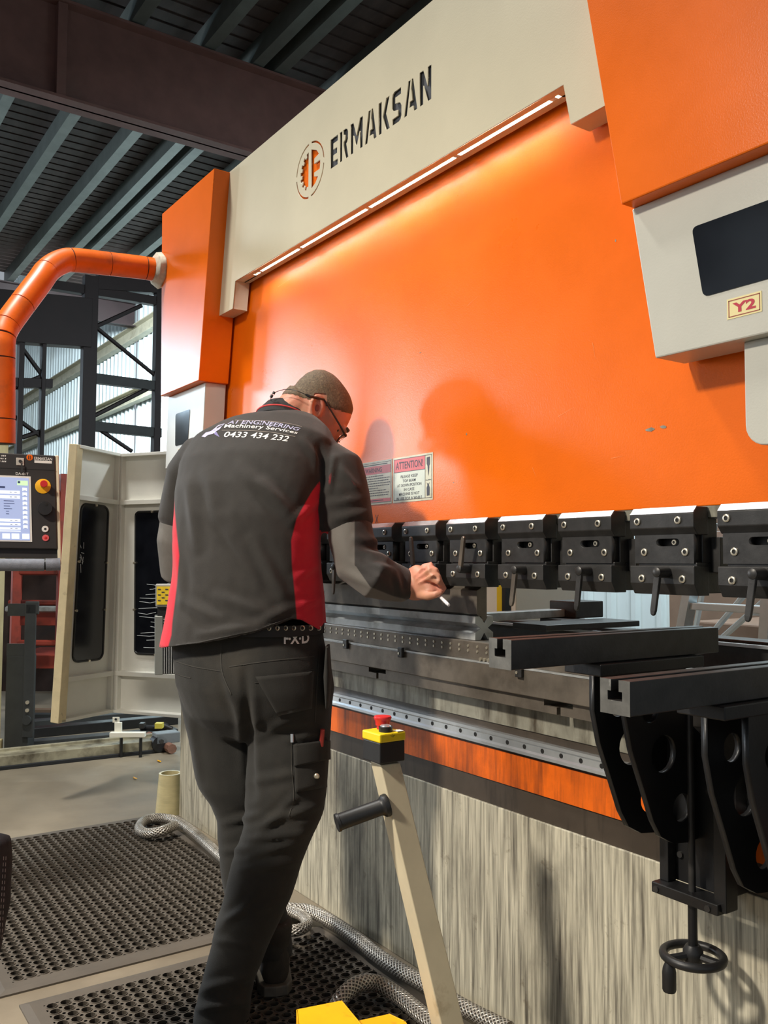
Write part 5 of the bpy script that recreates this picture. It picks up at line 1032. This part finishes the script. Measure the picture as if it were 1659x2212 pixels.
# --- polo shirt
sh_ = MB()
sh_.ring_loft([oring(350, 701, 1400, 2.325, .80, 0), oring(356, 701, 1370, 2.325, .79, 0), oring(363, 699, 1330, 2.325, .77, 0), oring(370, 694, 1265, 2.325, .72, 2), oring(371, 690, 1190, 2.33, .66, 4), oring(371, 692, 1130, 2.335, .64, 8), oring(372, 697, 1075, 2.35, .62, 14), oring(380, 712, 1022, 2.385, .58, 22), oring(404, 735, 975, 2.435, .52, 32), oring(452, 722, 943, 2.475, .46, 40), oring(515, 702, 922, 2.495, .44, 44), oring(556, 688, 914, 2.505, .46, 46)])
limb(sh_, [(P(690, 1000, 2.37), .070), (P(728, 1022, 2.335), .074), (P(742, 1075, 2.31), .069), (P(750, 1120, 2.30), .067), (P(753, 1136, 2.295), .067)], 24)
limb(sh_, [(P(450, 985, 2.50), .075), (P(416, 1030, 2.53), .076), (P(404, 1085, 2.54), .073), (P(396, 1128, 2.54), .071)], 24)
sme = remesh(sh_, 0.0075, 5, 'shirt')
V, N_ = get_np(sme); X_, Y_ = proj_np(V); hem = np.interp(X_, [352, 431, 552, 629, 650, 690, 700], [1398, 1389, 1366, 1338, 1340, 1361, 1345])
V[:, 2] += np.maximum(0, Y_ - hem) * 2.32 / FPX * np.where(Y_ > 1300, 1, 0); set_np(sme, V)
folds(sme, [(690, 960, 700, 1050, 7, -.008), (722, 985, 712, 1060, 6, .006), (655, 950, 690, 1000, 8, .005), (570, 1045, 640, 1125, 14, .009), (520, 1010, 600, 1080, 14, .006), (405, 1040, 425, 1180, 12, .007), (450, 1020, 470, 1120, 14, .005), (545, 1165, 615, 1290, 12, .008), (480, 1120, 560, 1260, 14, .006), (630, 1130, 690, 1080, 9, .006), (640, 1250, 690, 1215, 9, .005), (645, 1310, 695, 1290, 8, .005), (400, 1300, 470, 1340, 12, .006), (430, 1370, 560, 1350, 10, .006), (560, 1345, 630, 1310, 9, .006), (470, 1290, 600, 1330, 12, .005), (700, 1090, 790, 1075, 9, .005), (720, 1120, 795, 1105, 8, .005), (735, 1010, 775, 1060, 8, .005), (380, 1180, 395, 1300, 9, .005)], .0022, 11)
V, N_ = get_np(sme); X_, Y_ = proj_np(V)
# cut away the closed hem bottom so that it ends as a skirt, rising to his right
# red side panels: signed distance to the seam curve on each side
rx = np.interp(Y_, [1010, 1030, 1063, 1103, 1123, 1168, 1224, 1285, 1333, 1400], [705, 697, 673, 650, 640, 629, 631, 637, 641, 645])
toward = -(N_ @ np.array(FX)); rside = (V - np.array(P(540, 1200, 2.33))) @ np.array(RB); fside = (V - np.array(P(540, 1200, 2.33))) @ np.array(FB)
dright = np.minimum((X_ - rx) / 800, .14 - fside - .02); dright = np.where(Y_ < 1012, -.05, dright)
armr = np.array([ (Vector(v) - sh_r).length for v in V ])
# sleeves are black: distance to the right upper arm axis
def seg_d(V, a, b):
    a = np.array(a); b = np.array(b); d = b - a; t = np.clip(((V - a) @ d) / (d @ d), 0, 1); return np.linalg.norm(V - (a + t[:, None] * d), axis=1)
dsl = seg_d(V, P(728, 1010, 2.335), P(754, 1150, 2.295)) - .079
dright = np.minimum(dright, np.where(Y_ < 1150, dsl, .05))
lx = np.interp(Y_, [1015, 1100, 1143, 1200, 1265, 1345, 1372, 1398], [371, 377, 381, 387, 382, 372, 370, 363])
dleft = np.minimum((lx - X_) / 800, .2); dsl2 = seg_d(V, P(420, 1010, 2.53), P(396, 1135, 2.54)) - .080
dleft = np.where(Y_ < 1150, np.minimum(dleft, dsl2), dleft)
fattr(sme, 'panel', np.maximum(dright, dleft))
SHIRT = two_tone('polo_fabric', 'panel', (42, 39, 36), (196, 22, 46), 0.9, 0.25, 0.12)
shirt = link('shirt', sme, SHIRT, man, smooth='all')
bvh = BVHTree.FromPolygons([tuple(v) for v in get_np(sme)[0]], [tuple(p.vertices) for p in sme.polygons])
def on_surface(bv, x_, y_, off=0.0009):
    h = bv.ray_cast(CAM, ray(x_, y_).normalized())
    if h[0] is None: return None
    n = h[1]; n = n if n.dot(ray(x_, y_)) < 0 else -n; return h[0] + n * off
def wrap_geo(bv, pts2, faces, name, m, parent, off=0.0009):
    b = MB(); ok = []
    last = None
    for (x_, y_) in pts2:
        p = on_surface(bv, x_, y_, off); 
        if p is None: ok.append(False); b.v.append((0, 0, -5)); continue
        ok.append(True); b.v.append(tuple(p))
    b.f = [f for f in faces if all(ok[i] for i in f)]
    used = sorted({i for f in b.f for i in f}); mp = {i: k for k, i in enumerate(used)}; b.v = [b.v[i] for i in used]; b.f = [tuple(mp[i] for i in f) for f in b.f]
    return b.build(name, m, parent) if b.f else None
def wrap_text(bv, s, q, m, parent, shear=0.0, name='print', off=0.0009):
    """q: baseline points bottom-left, bottom-mid, bottom-right and the same for the top"""
    a, f = text_box(s, shear, .010 if name == 'print' else .035); out = []
    def cur(t, p0, p1, p2): return ((1-t)**2*p0[0] + 2*t*(1-t)*(2*p1[0]-.5*p0[0]-.5*p2[0]) + t*t*p2[0], (1-t)**2*p0[1] + 2*t*(1-t)*(2*p1[1]-.5*p0[1]-.5*p2[1]) + t*t*p2[1])
    for u, v, _ in a:
        b0 = cur(u, *q[:3]); t0 = cur(u, *q[3:]); out.append((b0[0] * (1 - v) + t0[0] * v, b0[1] * (1 - v) + t0[1] * v))
    return wrap_geo(bv, out, f, name, m, parent, off)
S6 = lambda x_, y_: (420 + x_ / 6.38, 880 + y_ / 6.38)
PR1 = mat('print_lavender', (176, 174, 204), 0.7, 0, 0.05); PR2 = mat('print_white', (232, 230, 226), 0.7, 0, 0.03); PR3 = mat('print_violet', (120, 112, 160), 0.7, 0, 0.05)
wrap_text(bvh, 'A1 ENGINEERING', [S6(455, 232), S6(950, 246), S6(1440, 330), S6(470, 192), S6(960, 190), S6(1466, 290)], PR1, shirt, .25)
wrap_text(bvh, 'Machinery Services', [S6(405, 296), S6(900, 312), S6(1410, 380), S6(420, 238), S6(920, 245), S6(1430, 336)], PR2, shirt, .1)
wrap_text(bvh, '0433 434 232', [S6(405, 412), S6(850, 428), S6(1285, 474), S6(420, 338), S6(870, 350), S6(1312, 402)], PR2, shirt, .2)
def wrap_line(bv, pts, wpx, m, parent, name, off=.0009, seg=10):
    P2 = []; F2 = []
    sp_ = smooth_path([Vector((p[0], p[1], 0)) for p in pts], seg)
    for k, p in enumerate(sp_):
        t = (sp_[min(k + 1, len(sp_) - 1)] - sp_[max(k - 1, 0)]).normalized(); n = Vector((-t.y, t.x, 0)) * wpx / 2; P2 += [(p.x + n.x, p.y + n.y), (p.x - n.x, p.y - n.y)]
        if k: F2.append((2*k-2, 2*k-1, 2*k+1, 2*k))
    return wrap_geo(bv, P2, F2, name, m, parent, off)
LN = mat('print_line', (150, 140, 130), 0.7, 0, 0)
wrap_line(bvh, [S6(560, 178), S6(980, 190), S6(1290, 225), S6(1480, 268)], .8, LN, shirt, 'print_rule'); wrap_line(bvh, [S6(380, 318), S6(700, 322), S6(1050, 345), S6(1390, 405)], .8, LN, shirt, 'print_rule')
# gear and wings mark
for pl_, m_ in (([(100, 405), (160, 350), (230, 330), (270, 300), (330, 250), (420, 225), (380, 265), (350, 305), (300, 335), (250, 372), (185, 385), (150, 415)], PR1), ([(262, 330), (290, 312), (350, 415), (280, 375)], PR3), ([(255, 345), (275, 330), (285, 350), (262, 362)], PR2)):
    c_ = np.mean(pl_, axis=0); pts2 = [S6(*c_)] + [S6(*p) for p in pl_]; wrap_geo(bvh, pts2, [(0, k + 1, (k + 1) % len(pl_) + 1) for k in range(len(pl_))], 'print_emblem', m_, shirt, .0011)
# collar
co = MB(); cn = (UZ * .90 + FB * .43).normalized(); cu = RB; cf = (FB - cn * FB.dot(cn)).normalized(); c0 = P(617, 906, 2.505)
rings = []
for (h, r, rf_) in ((-.024, .084, .082), (-.010, .083, .081), (.010, .075, .074), (.024, .068, .067), (.028, .066, .065), (.024, .062, .061), (-.010, .066, .065)): rings.append(sring(c0 + cn * h, cu, cf, r, rf_, 40, 2.1))
col_ = co.ring_loft(rings, cap=False).build('collar', mat('collar_knit', (42, 41, 42), 0.9, 0, 0.1, 60, bump=0.4, bscale=600), shirt, smooth='all')
MB().tube(sring(c0 + cn * -.006, cu, cf, .0828, .0808, 48, 2.1) + [sring(c0 + cn * -.006, cu, cf, .0828, .0808, 48, 2.1)[0]], .0022, 6).build('collar_stripe', mat('collar_red', (214, 70, 70), 0.85, 0, 0.05), col_, smooth=True)

# --- under sleeves
def sleeve(pts, name, attr=None):
    b = MB(); limb(b, pts, 20); me = remesh(b, .006, 3, name); return me
us = sleeve([(P(750, 1110, 2.30), .054), (P(760, 1165, 2.285), .059), (P(774, 1218, 2.275), .062), (PY(812, 1247, 1.25), .059), (PY(848, 1258, 1.31), .050), (PY(876, 1266, 1.338), .043)], 'arm_sleeve')
folds(us, [(770, 1160, 830, 1180, 8, .006), (775, 1190, 845, 1205, 8, .006), (800, 1210, 850, 1235, 8, .005), (790, 1150, 815, 1170, 7, .005), (855, 1240, 870, 1295, 6, .005), (740, 1235, 800, 1265, 9, .004)], .0015, 22)
V, N_ = get_np(us); X_, Y_ = proj_np(V); by = np.interp(X_, [700, 768, 800, 850, 900], [1100, 1222, 1268, 1288, 1300])
fattr(us, 'panel', np.where(Y_ < 1222, (766 - X_) / 800, (Y_ - by) / 800))
SLV = two_tone('sleeve_fabric', 'panel', (40, 36, 34), (104, 100, 94), 0.75, 0.2, 0.15); link('arm_sleeve', us, SLV, man, smooth='all')
ul = sleeve([(P(396, 1110, 2.54), .062), (P(388, 1170, 2.54), .064), (P(386, 1224, 2.545), .058), (P(386, 1234, 2.545) + FB * .10, .052), (wr_l - FB * .02, .040)], 'arm_sleeve')
link('arm_sleeve', ul, mat('sleeve_grey', (100, 97, 92), 0.75, 0, 0.1, 20, bump=0.2, bscale=500), man, smooth='all')

# --- belt, letters, pockets
tb_ = BVHTree.FromPolygons([tuple(v) for v in get_np(tme)[0]], [tuple(p.vertices) for p in tme.polygons])
both = bvh
belt = MB().ring_loft([oring(370, 697, 1364, 2.33, .72), oring(370, 697, 1342, 2.33, .72), oring(376, 692, 1342, 2.33, .71), oring(376, 692, 1364, 2.33, .71)], cap=False, closed=True).build('belt', mat('black_webbing_belt', (28, 28, 30), 0.7, 0, 0.1, 60), man, smooth=True)
bb = BVHTree.FromPolygons([tuple(v.co) for v in belt.data.vertices], [tuple(p.vertices) for p in belt.data.polygons])

for k in range(7):
    for yy in (1346.5, 1358.5):
        x_ = 582 + k * 17.5
        c = on_surface(bb, x_, yy - 2, .002)
        if c is None: continue
        n = (c - CAM).normalized(); nn = -FB if x_ < 640 else (RB * .5 - FB * .85).normalized()
        MB().ring_loft([[c + nn * .001 + (UZ * math.cos(t) + nn.cross(UZ) * math.sin(t)) * r_ for t in [2 * math.pi * j / 14 for j in range(14)]] for r_ in (.0066, .0062)] + [[c + nn * .0025 + (UZ * math.cos(t) + nn.cross(UZ) * math.sin(t)) * .0045 for t in [2 * math.pi * j / 14 for j in range(14)]], [c + nn * .0006 + (UZ * math.cos(t) + nn.cross(UZ) * math.sin(t)) * .0036 for t in [2 * math.pi * j / 14 for j in range(14)]]], cap=False).build('eyelet', BOLT, belt, smooth=True)
wrap_text(tb_, 'F\u00b7X\u00b7D', [(613, 1391), (640, 1391), (667, 1389), (613, 1369), (640, 1369), (667, 1367)], PR2, tro, name='lettering', off=.0015)
SEAM = mat('trouser_seam', (58, 56, 52), 0.9, 0, 0.1, 60)
for pts in ([(381, 1428), (420, 1440), (480, 1450)], [(495, 1440), (580, 1428), (678, 1418)], [(478, 1392), (480, 1450), (500, 1500)], [(552, 1462), (620, 1458), (676, 1446)], [(550, 1474), (620, 1472), (676, 1460)], [(376, 1452), (395, 1460), (412, 1464)], [(690, 1400), (684, 1480), (680, 1560)], [(614, 1505), (650, 1500), (676, 1490)], [(629, 1585), (630, 1660), (634, 1720), (624, 1762)], [(632, 1610), (670, 1604), (706, 1600)]):
    wrap_line(tb_, pts, 2.2, SEAM, tro, 'seam', .0014)
def patch(corners, m, name, parent, off=.004, n=10):
    P2 = []; F2 = []
    for i in range(n + 1):
        for j in range(n + 1):
            u, v = i / n, j / n; a = [(corners[0][k] * (1 - u) + corners[1][k] * u) * (1 - v) + (corners[3][k] * (1 - u) + corners[2][k] * u) * v for k in (0, 1)]; P2.append(tuple(a))
            if i and j: q0 = i * (n + 1) + j; F2.append((q0, q0 - 1, q0 - n - 2, q0 - n - 1))
    o = wrap_geo(tb_, P2, F2, name, m, parent, off)
    if o: s_ = o.modifiers.new('t', 'SOLIDIFY'); s_.thickness = off; s_.offset = 0
    if o: o.data.polygons.foreach_set('use_smooth', [True] * len(o.data.polygons))
    return o
patch([(634, 1606), (704, 1598), (702, 1700), (638, 1712)], TROUS, 'cargo_pocket', tro); patch([(634, 1608), (706, 1599), (706, 1640), (636, 1655)], TROUS, 'pocket_flap', tro, .007)
patch([(552, 1462), (676, 1450), (672, 1530), (600, 1545)], TROUS, 'back_pocket', tro, .0025)
c = on_surface(tb_, 680, 1676, .008); MB().lathe(c, -FX, [(.007, 0), (.007, .003), (.004, .006)], 12).build('snap_button', BOLT, tro, smooth=True)
c = on_surface(tb_, 690, 1612, .006); d_ = on_surface(tb_, 691, 1576, .010); MB().tube([c, d_], .006, 8).build('red_pen', mat('red_pen', (140, 40, 34), 0.5, 0, 0), tro, smooth=True)
c = on_surface(tb_, 631, 1586, .004); d_ = on_surface(tb_, 631, 1602, .004); MB().tube([c, d_], .004, 8).build('zip_pull', BRIGHT, tro, smooth=True)
# bulging hip pocket
hpk = MB(); hpk.ring_loft([sring(P(708, y_, 2.24), AX, FX, w_, .05, 16) for y_, w_ in ((1395, .004), (1425, .007), (1460, .010), (1490, .008), (1525, .004))]); hpk.build('hip_pocket', TROUS, tro, smooth='all')

# --- boots
def boot(hx_, ang_, shaft, name='boot'):
    d = (FX * math.cos(ang_) + AX * math.sin(ang_)); r = (AX * math.cos(ang_) - FX * math.sin(ang_)); h = Vector((hx_.x, hx_.y, 0.0145))
    b = MB(); b.ring_loft([sring(h + d * q0 + UZ * z0, r, UZ, a_, b_, 18, 2.6) for q0, z0, a_, b_ in ((-.03, .065, .022, .035), (-.02, .068, .036, .050), (.02, .07, .041, .052), (.08, .062, .043, .044), (.14, .052, .048, .034), (.20, .044, .050, .026), (.235, .038, .040, .020), (.25, .034, .022, .012))])
    b.ring_loft([sring(h + d * q0 + UZ * z0, r, d, a_, l_, 18) for z0, q0, a_, l_ in ((.04, .03, .036, .05), (.10, .025, .040, .05), (shaft * .85, .02, .045, .055), (shaft, .018, .046, .055))])
    o = link(name, remesh(b, .005, 3, name), BOOT, man, smooth='all')
    s = MB(); out = [(-.042, .0), (-.038, .03), (-.01, .044), (.05, .046), (.11, .048), (.17, .053), (.225, .047), (.258, .025), (.264, 0)]; pts = out + [(a_, -b_) for a_, b_ in reversed(out[1:-1])]
    s.prism([h + d * a_ + r * b_ for a_, b_ in pts], (0, 0, .026)); s.build('sole', SOLE, o, bevel=.003)
    return o
boot(PZ(590, 2150, 0.0145) + FX * .03, math.radians(-12), .17); boot(PZ(490, 2212, 0.0145), math.radians(-8), .115)

# --- glasses with cord
gl = MB()
limb(gl, [(hp(-.010, .030, .079), .0022), (hp(.03, .026, .080), .0026), (hp(.075, .022, .077), .0028), (hp(.110, .018, .071), .0032)], 8)
limb(gl, [(hp(-.010, .030, -.079), .0022), (hp(.03, .026, -.080), .0026), (hp(.110, .018, -.071), .0032)], 8)
FR = mat('dark_glasses_frame', (50, 34, 30), 0.4, 0, 0.1)
glo = gl.build('glasses', FR, man, smooth='all')
for sg_ in (1, -1):
    ring_ = [hp(.112 + .004 * abs(math.cos(t)) * 0, .010 + .020 * math.sin(t), sg_ * (.036 + .033 * math.cos(t))) - hf * (.0 + .010 * max(0, math.cos(t))) for t in [2 * math.pi * k / 20 for k in range(20)]]
    MB().tube(ring_ + [ring_[0]], .0018, 6).build('lens_rim', FR, glo, smooth=True)
    gm = bpy.data.materials.get('clear_lens') or mat('clear_lens', (235, 225, 205), 0.05, 0, 0); gm.node_tree.nodes['Principled BSDF'].inputs['Transmission Weight'].default_value = 0.9; gm.node_tree.nodes['Principled BSDF'].inputs['IOR'].default_value = 1.05
    MB().poly(ring_).build('lens', gm, glo)
MB().tube([hp(.114, .012, .004), hp(.115, .013, -.004)], .002, 6).build('bridge', FR, glo)
MB().tube([hp(-.012, .030, .080), P(668, 856, 2.40), P(660, 852, 2.40)], [.003, .0042, .0028], 8).build('cord_end', BLKPLAST, glo, smooth=True)
MB().tube(smooth_path([P(660, 852, 2.40), P(640, 844, 2.40), P(618, 841, 2.42), P(598, 846, 2.44), P(588, 852, 2.45), P(585, 862, 2.46), P(588, 877, 2.47)], 6), .0010, 6).build('cord', BLKPLAST, glo, smooth=True)
for c_, d_ in (((593, 846), (590, 851)), ((588, 853), (585, 859))): MB().tube([P(*c_, 2.446), P(*d_, 2.446)], .0042, 8).build('cord_bead', BLKPLAST, glo, smooth=True)

# --- white marking stick in his hand
a, b = HD(942, 1280, .012), HD(970, 1308, .0)
stk = MB().tube([a, a + (b - a) * .9, a + (b - a) * .92, a + (b - a) * .94, b - (b - a) * .02, b], [.0042, .0042, .0028, .0036, .004, .002], 12).build('marking_stick', mat('white_stick', (236, 234, 236), 0.45, 0, 0.02), smooth=True)
tag(stk, 'short white marking stick pinched between his fingers', 'marker')

# ------------------------------------------------------------------ knee of a second person at the left edge
JEAN = mat('dark_stitched_denim', (46, 40, 42), 0.88, 0, 0.3, 22, bump=0.4, bscale=300)
kn = thing('person', (-1.9, 0.1, 0), 'second person kneeling outside the left edge, only a dark stitched trouser knee showing', 'person')
kd = 1.75; K1 = P(-28, 1846, kd); S1 = P(-36, 1930, kd); S2 = P(-54, 2030, kd); dn = (S2 - S1) / (S1.z - S2.z); A1_ = S2 + dn * (S2.z - .10)
H1 = K1 - AX * .40 - FX * .10; H1.z = .44; H0 = H1 - FX * .16; K2 = H0 + AX * .20 - FX * .06; K2.z = .07; A2_ = K2 - AX * .40; A2_.z = .06
kb = MB(); limb(kb, [(A1_, .050), (S2, .050), (S1, .052), (K1, .056), (K1 - AX * .07, .064), (H1 + AX * .05, .085), ((H1 + H0) / 2, .11)], 20)
limb(kb, [(A2_, .045), (K2 - AX * .1, .055), (K2, .062), (H0 + AX * .08 - UZ * .12, .078), ((H1 + H0) / 2, .11)], 20); limb(kb, [(H1, .10), (H0, .10)], 18)
kme = remesh(kb, .008, 4, 'jeans'); folds(kme, [(-40, 1900, 25, 1890, 6, .003), (-40, 1945, 20, 1950, 6, .003), (-40, 1985, 18, 1995, 6, .003)], .002, 20)
ko = link('jeans', kme, JEAN, kn, smooth='all')
kbv = BVHTree.FromPolygons([tuple(v) for v in get_np(kme)[0]], [tuple(p.vertices) for p in kme.polygons])
ST = mat('pale_stitch', (150, 140, 140), 0.8, 0, 0)
for dx_ in (0, 5):
    yy = 1850
    while yy < 2020:
        wrap_line(kbv, [(7 + dx_ - (yy - 1850) * .05, yy), (7 + dx_ - (yy - 1842) * .05, yy + 8)], 1.6, ST, ko, 'stitch', .001, 3); yy += 13
C1 = (H1 + H0) / 2; N1 = C1 + AX * .20 + FX * .04; N1.z = .95; SH1, SH0 = N1 + FX * .17 - UZ * .03, N1 - FX * .17 - UZ * .03; HD1 = N1 + AX * .07 + UZ * .19
jk = MB(); limb(jk, [(C1 + UZ * .03, .135), (C1 * .6 + N1 * .4, .135), (C1 * .25 + N1 * .75, .14), (N1 - UZ * .02, .085)], 20)
hn1 = K1 - AX * .15 + UZ * .075 - FX * .02; e1b = (SH1 + hn1) / 2 - UZ * .10 - AX * .02; hn0 = K1 - AX * .19 + UZ * .095 - FX * .07; e0b = (SH0 + hn0) / 2 - UZ * .10 - FX * .04
limb(jk, [(N1, .07), (SH1, .07), (e1b, .05), (hn1 - (hn1 - e1b) * .2, .036)], 14); limb(jk, [(N1, .07), (SH0, .07), (e0b, .05), (hn0 - (hn0 - e0b) * .2, .036)], 14)
link('jacket', remesh(jk, .009, 4, 'jacket'), mat('dark_jacket', (44, 46, 52), 0.9, 0, 0.1, 20, bump=0.3, bscale=400), kn, smooth='all')
sk = MB(); sk.ring_loft([sring(HD1 + AX * o_ + UZ * z_, FX, AX, w_, l_, 24, 2.25) for z_, o_, l_, w_ in ((-.115, .045, .03, .03), (-.085, .03, .06, .048), (-.04, .012, .085, .062), (0, .004, .096, .07), (.05, -.005, .097, .073), (.09, -.01, .08, .06), (.115, -.01, .03, .025))])
limb(sk, [(HD1 - UZ * .06 - AX * .02, .052), (N1, .056)], 14); limb(sk, [(HD1 + AX * .10 - UZ * .01, .008), (HD1 + AX * .112 - UZ * .03, .011)], 8)
for f__ in (FX * .074, -FX * .074): limb(sk, [(HD1 + f__ + UZ * .02, .012), (HD1 + f__ - UZ * .03, .009)], 8)
for h_, e_, s_ in ((hn1, e1b, SH1), (hn0, e0b, SH0)):
    limb(sk, [(N1, .045), (s_, .04), (e_, .032), (h_, .026)], 12)
    d_ = (h_ - e_).normalized(); limb(sk, [(h_ - d_ * .08, .026), (h_ - d_ * .02, .030), (h_ + d_ * .03, .028)], 12)
    for k in range(4): limb(sk, [(h_ + d_ * .03 + FX * (-.03 + .02 * k), .010), (h_ + d_ * .07 + FX * (-.034 + .022 * k) - UZ * .01, .009), (h_ + d_ * (.095 - .01 * (k % 3)) + FX * (-.034 + .022 * k) - UZ * .03, .008)], 8)
    limb(sk, [(h_ + FX * .03, .011), (h_ + d_ * .03 + FX * .052, .010), (h_ + d_ * .06 + FX * .052, .008)], 8)
bm2 = remesh(sk, .005, 3, 'body'); link('body', bm2, SKIN, kn, smooth='all')
cap_ = MB(); cap_.ring_loft([sring(HD1 + AX * o_ + UZ * z_, FX, AX, w_, l_, 24, 2.25) for z_, o_, l_, w_ in ((.02, -.02, .082, .073), (.052, -.012, .096, .077), (.092, -.012, .084, .064), (.119, -.012, .032, .028))]); cap_.build('hair', HAIR, kn, smooth='all')
for a_ in (A1_, A2_):
    z0 = 0.0; MB().ring_loft([sring(Vector((a_.x, a_.y, z0)) + AX * q0 + UZ * zz, FX, UZ, w_, b_, 16, 2.6) for q0, zz, w_, b_ in ((-.09, .05, .02, .03), (-.06, .056, .042, .054), (.03, .060, .046, .058), (.12, .042, .048, .040), (.19, .03, .03, .025))]).build('boot', BOOT, kn, smooth='all')
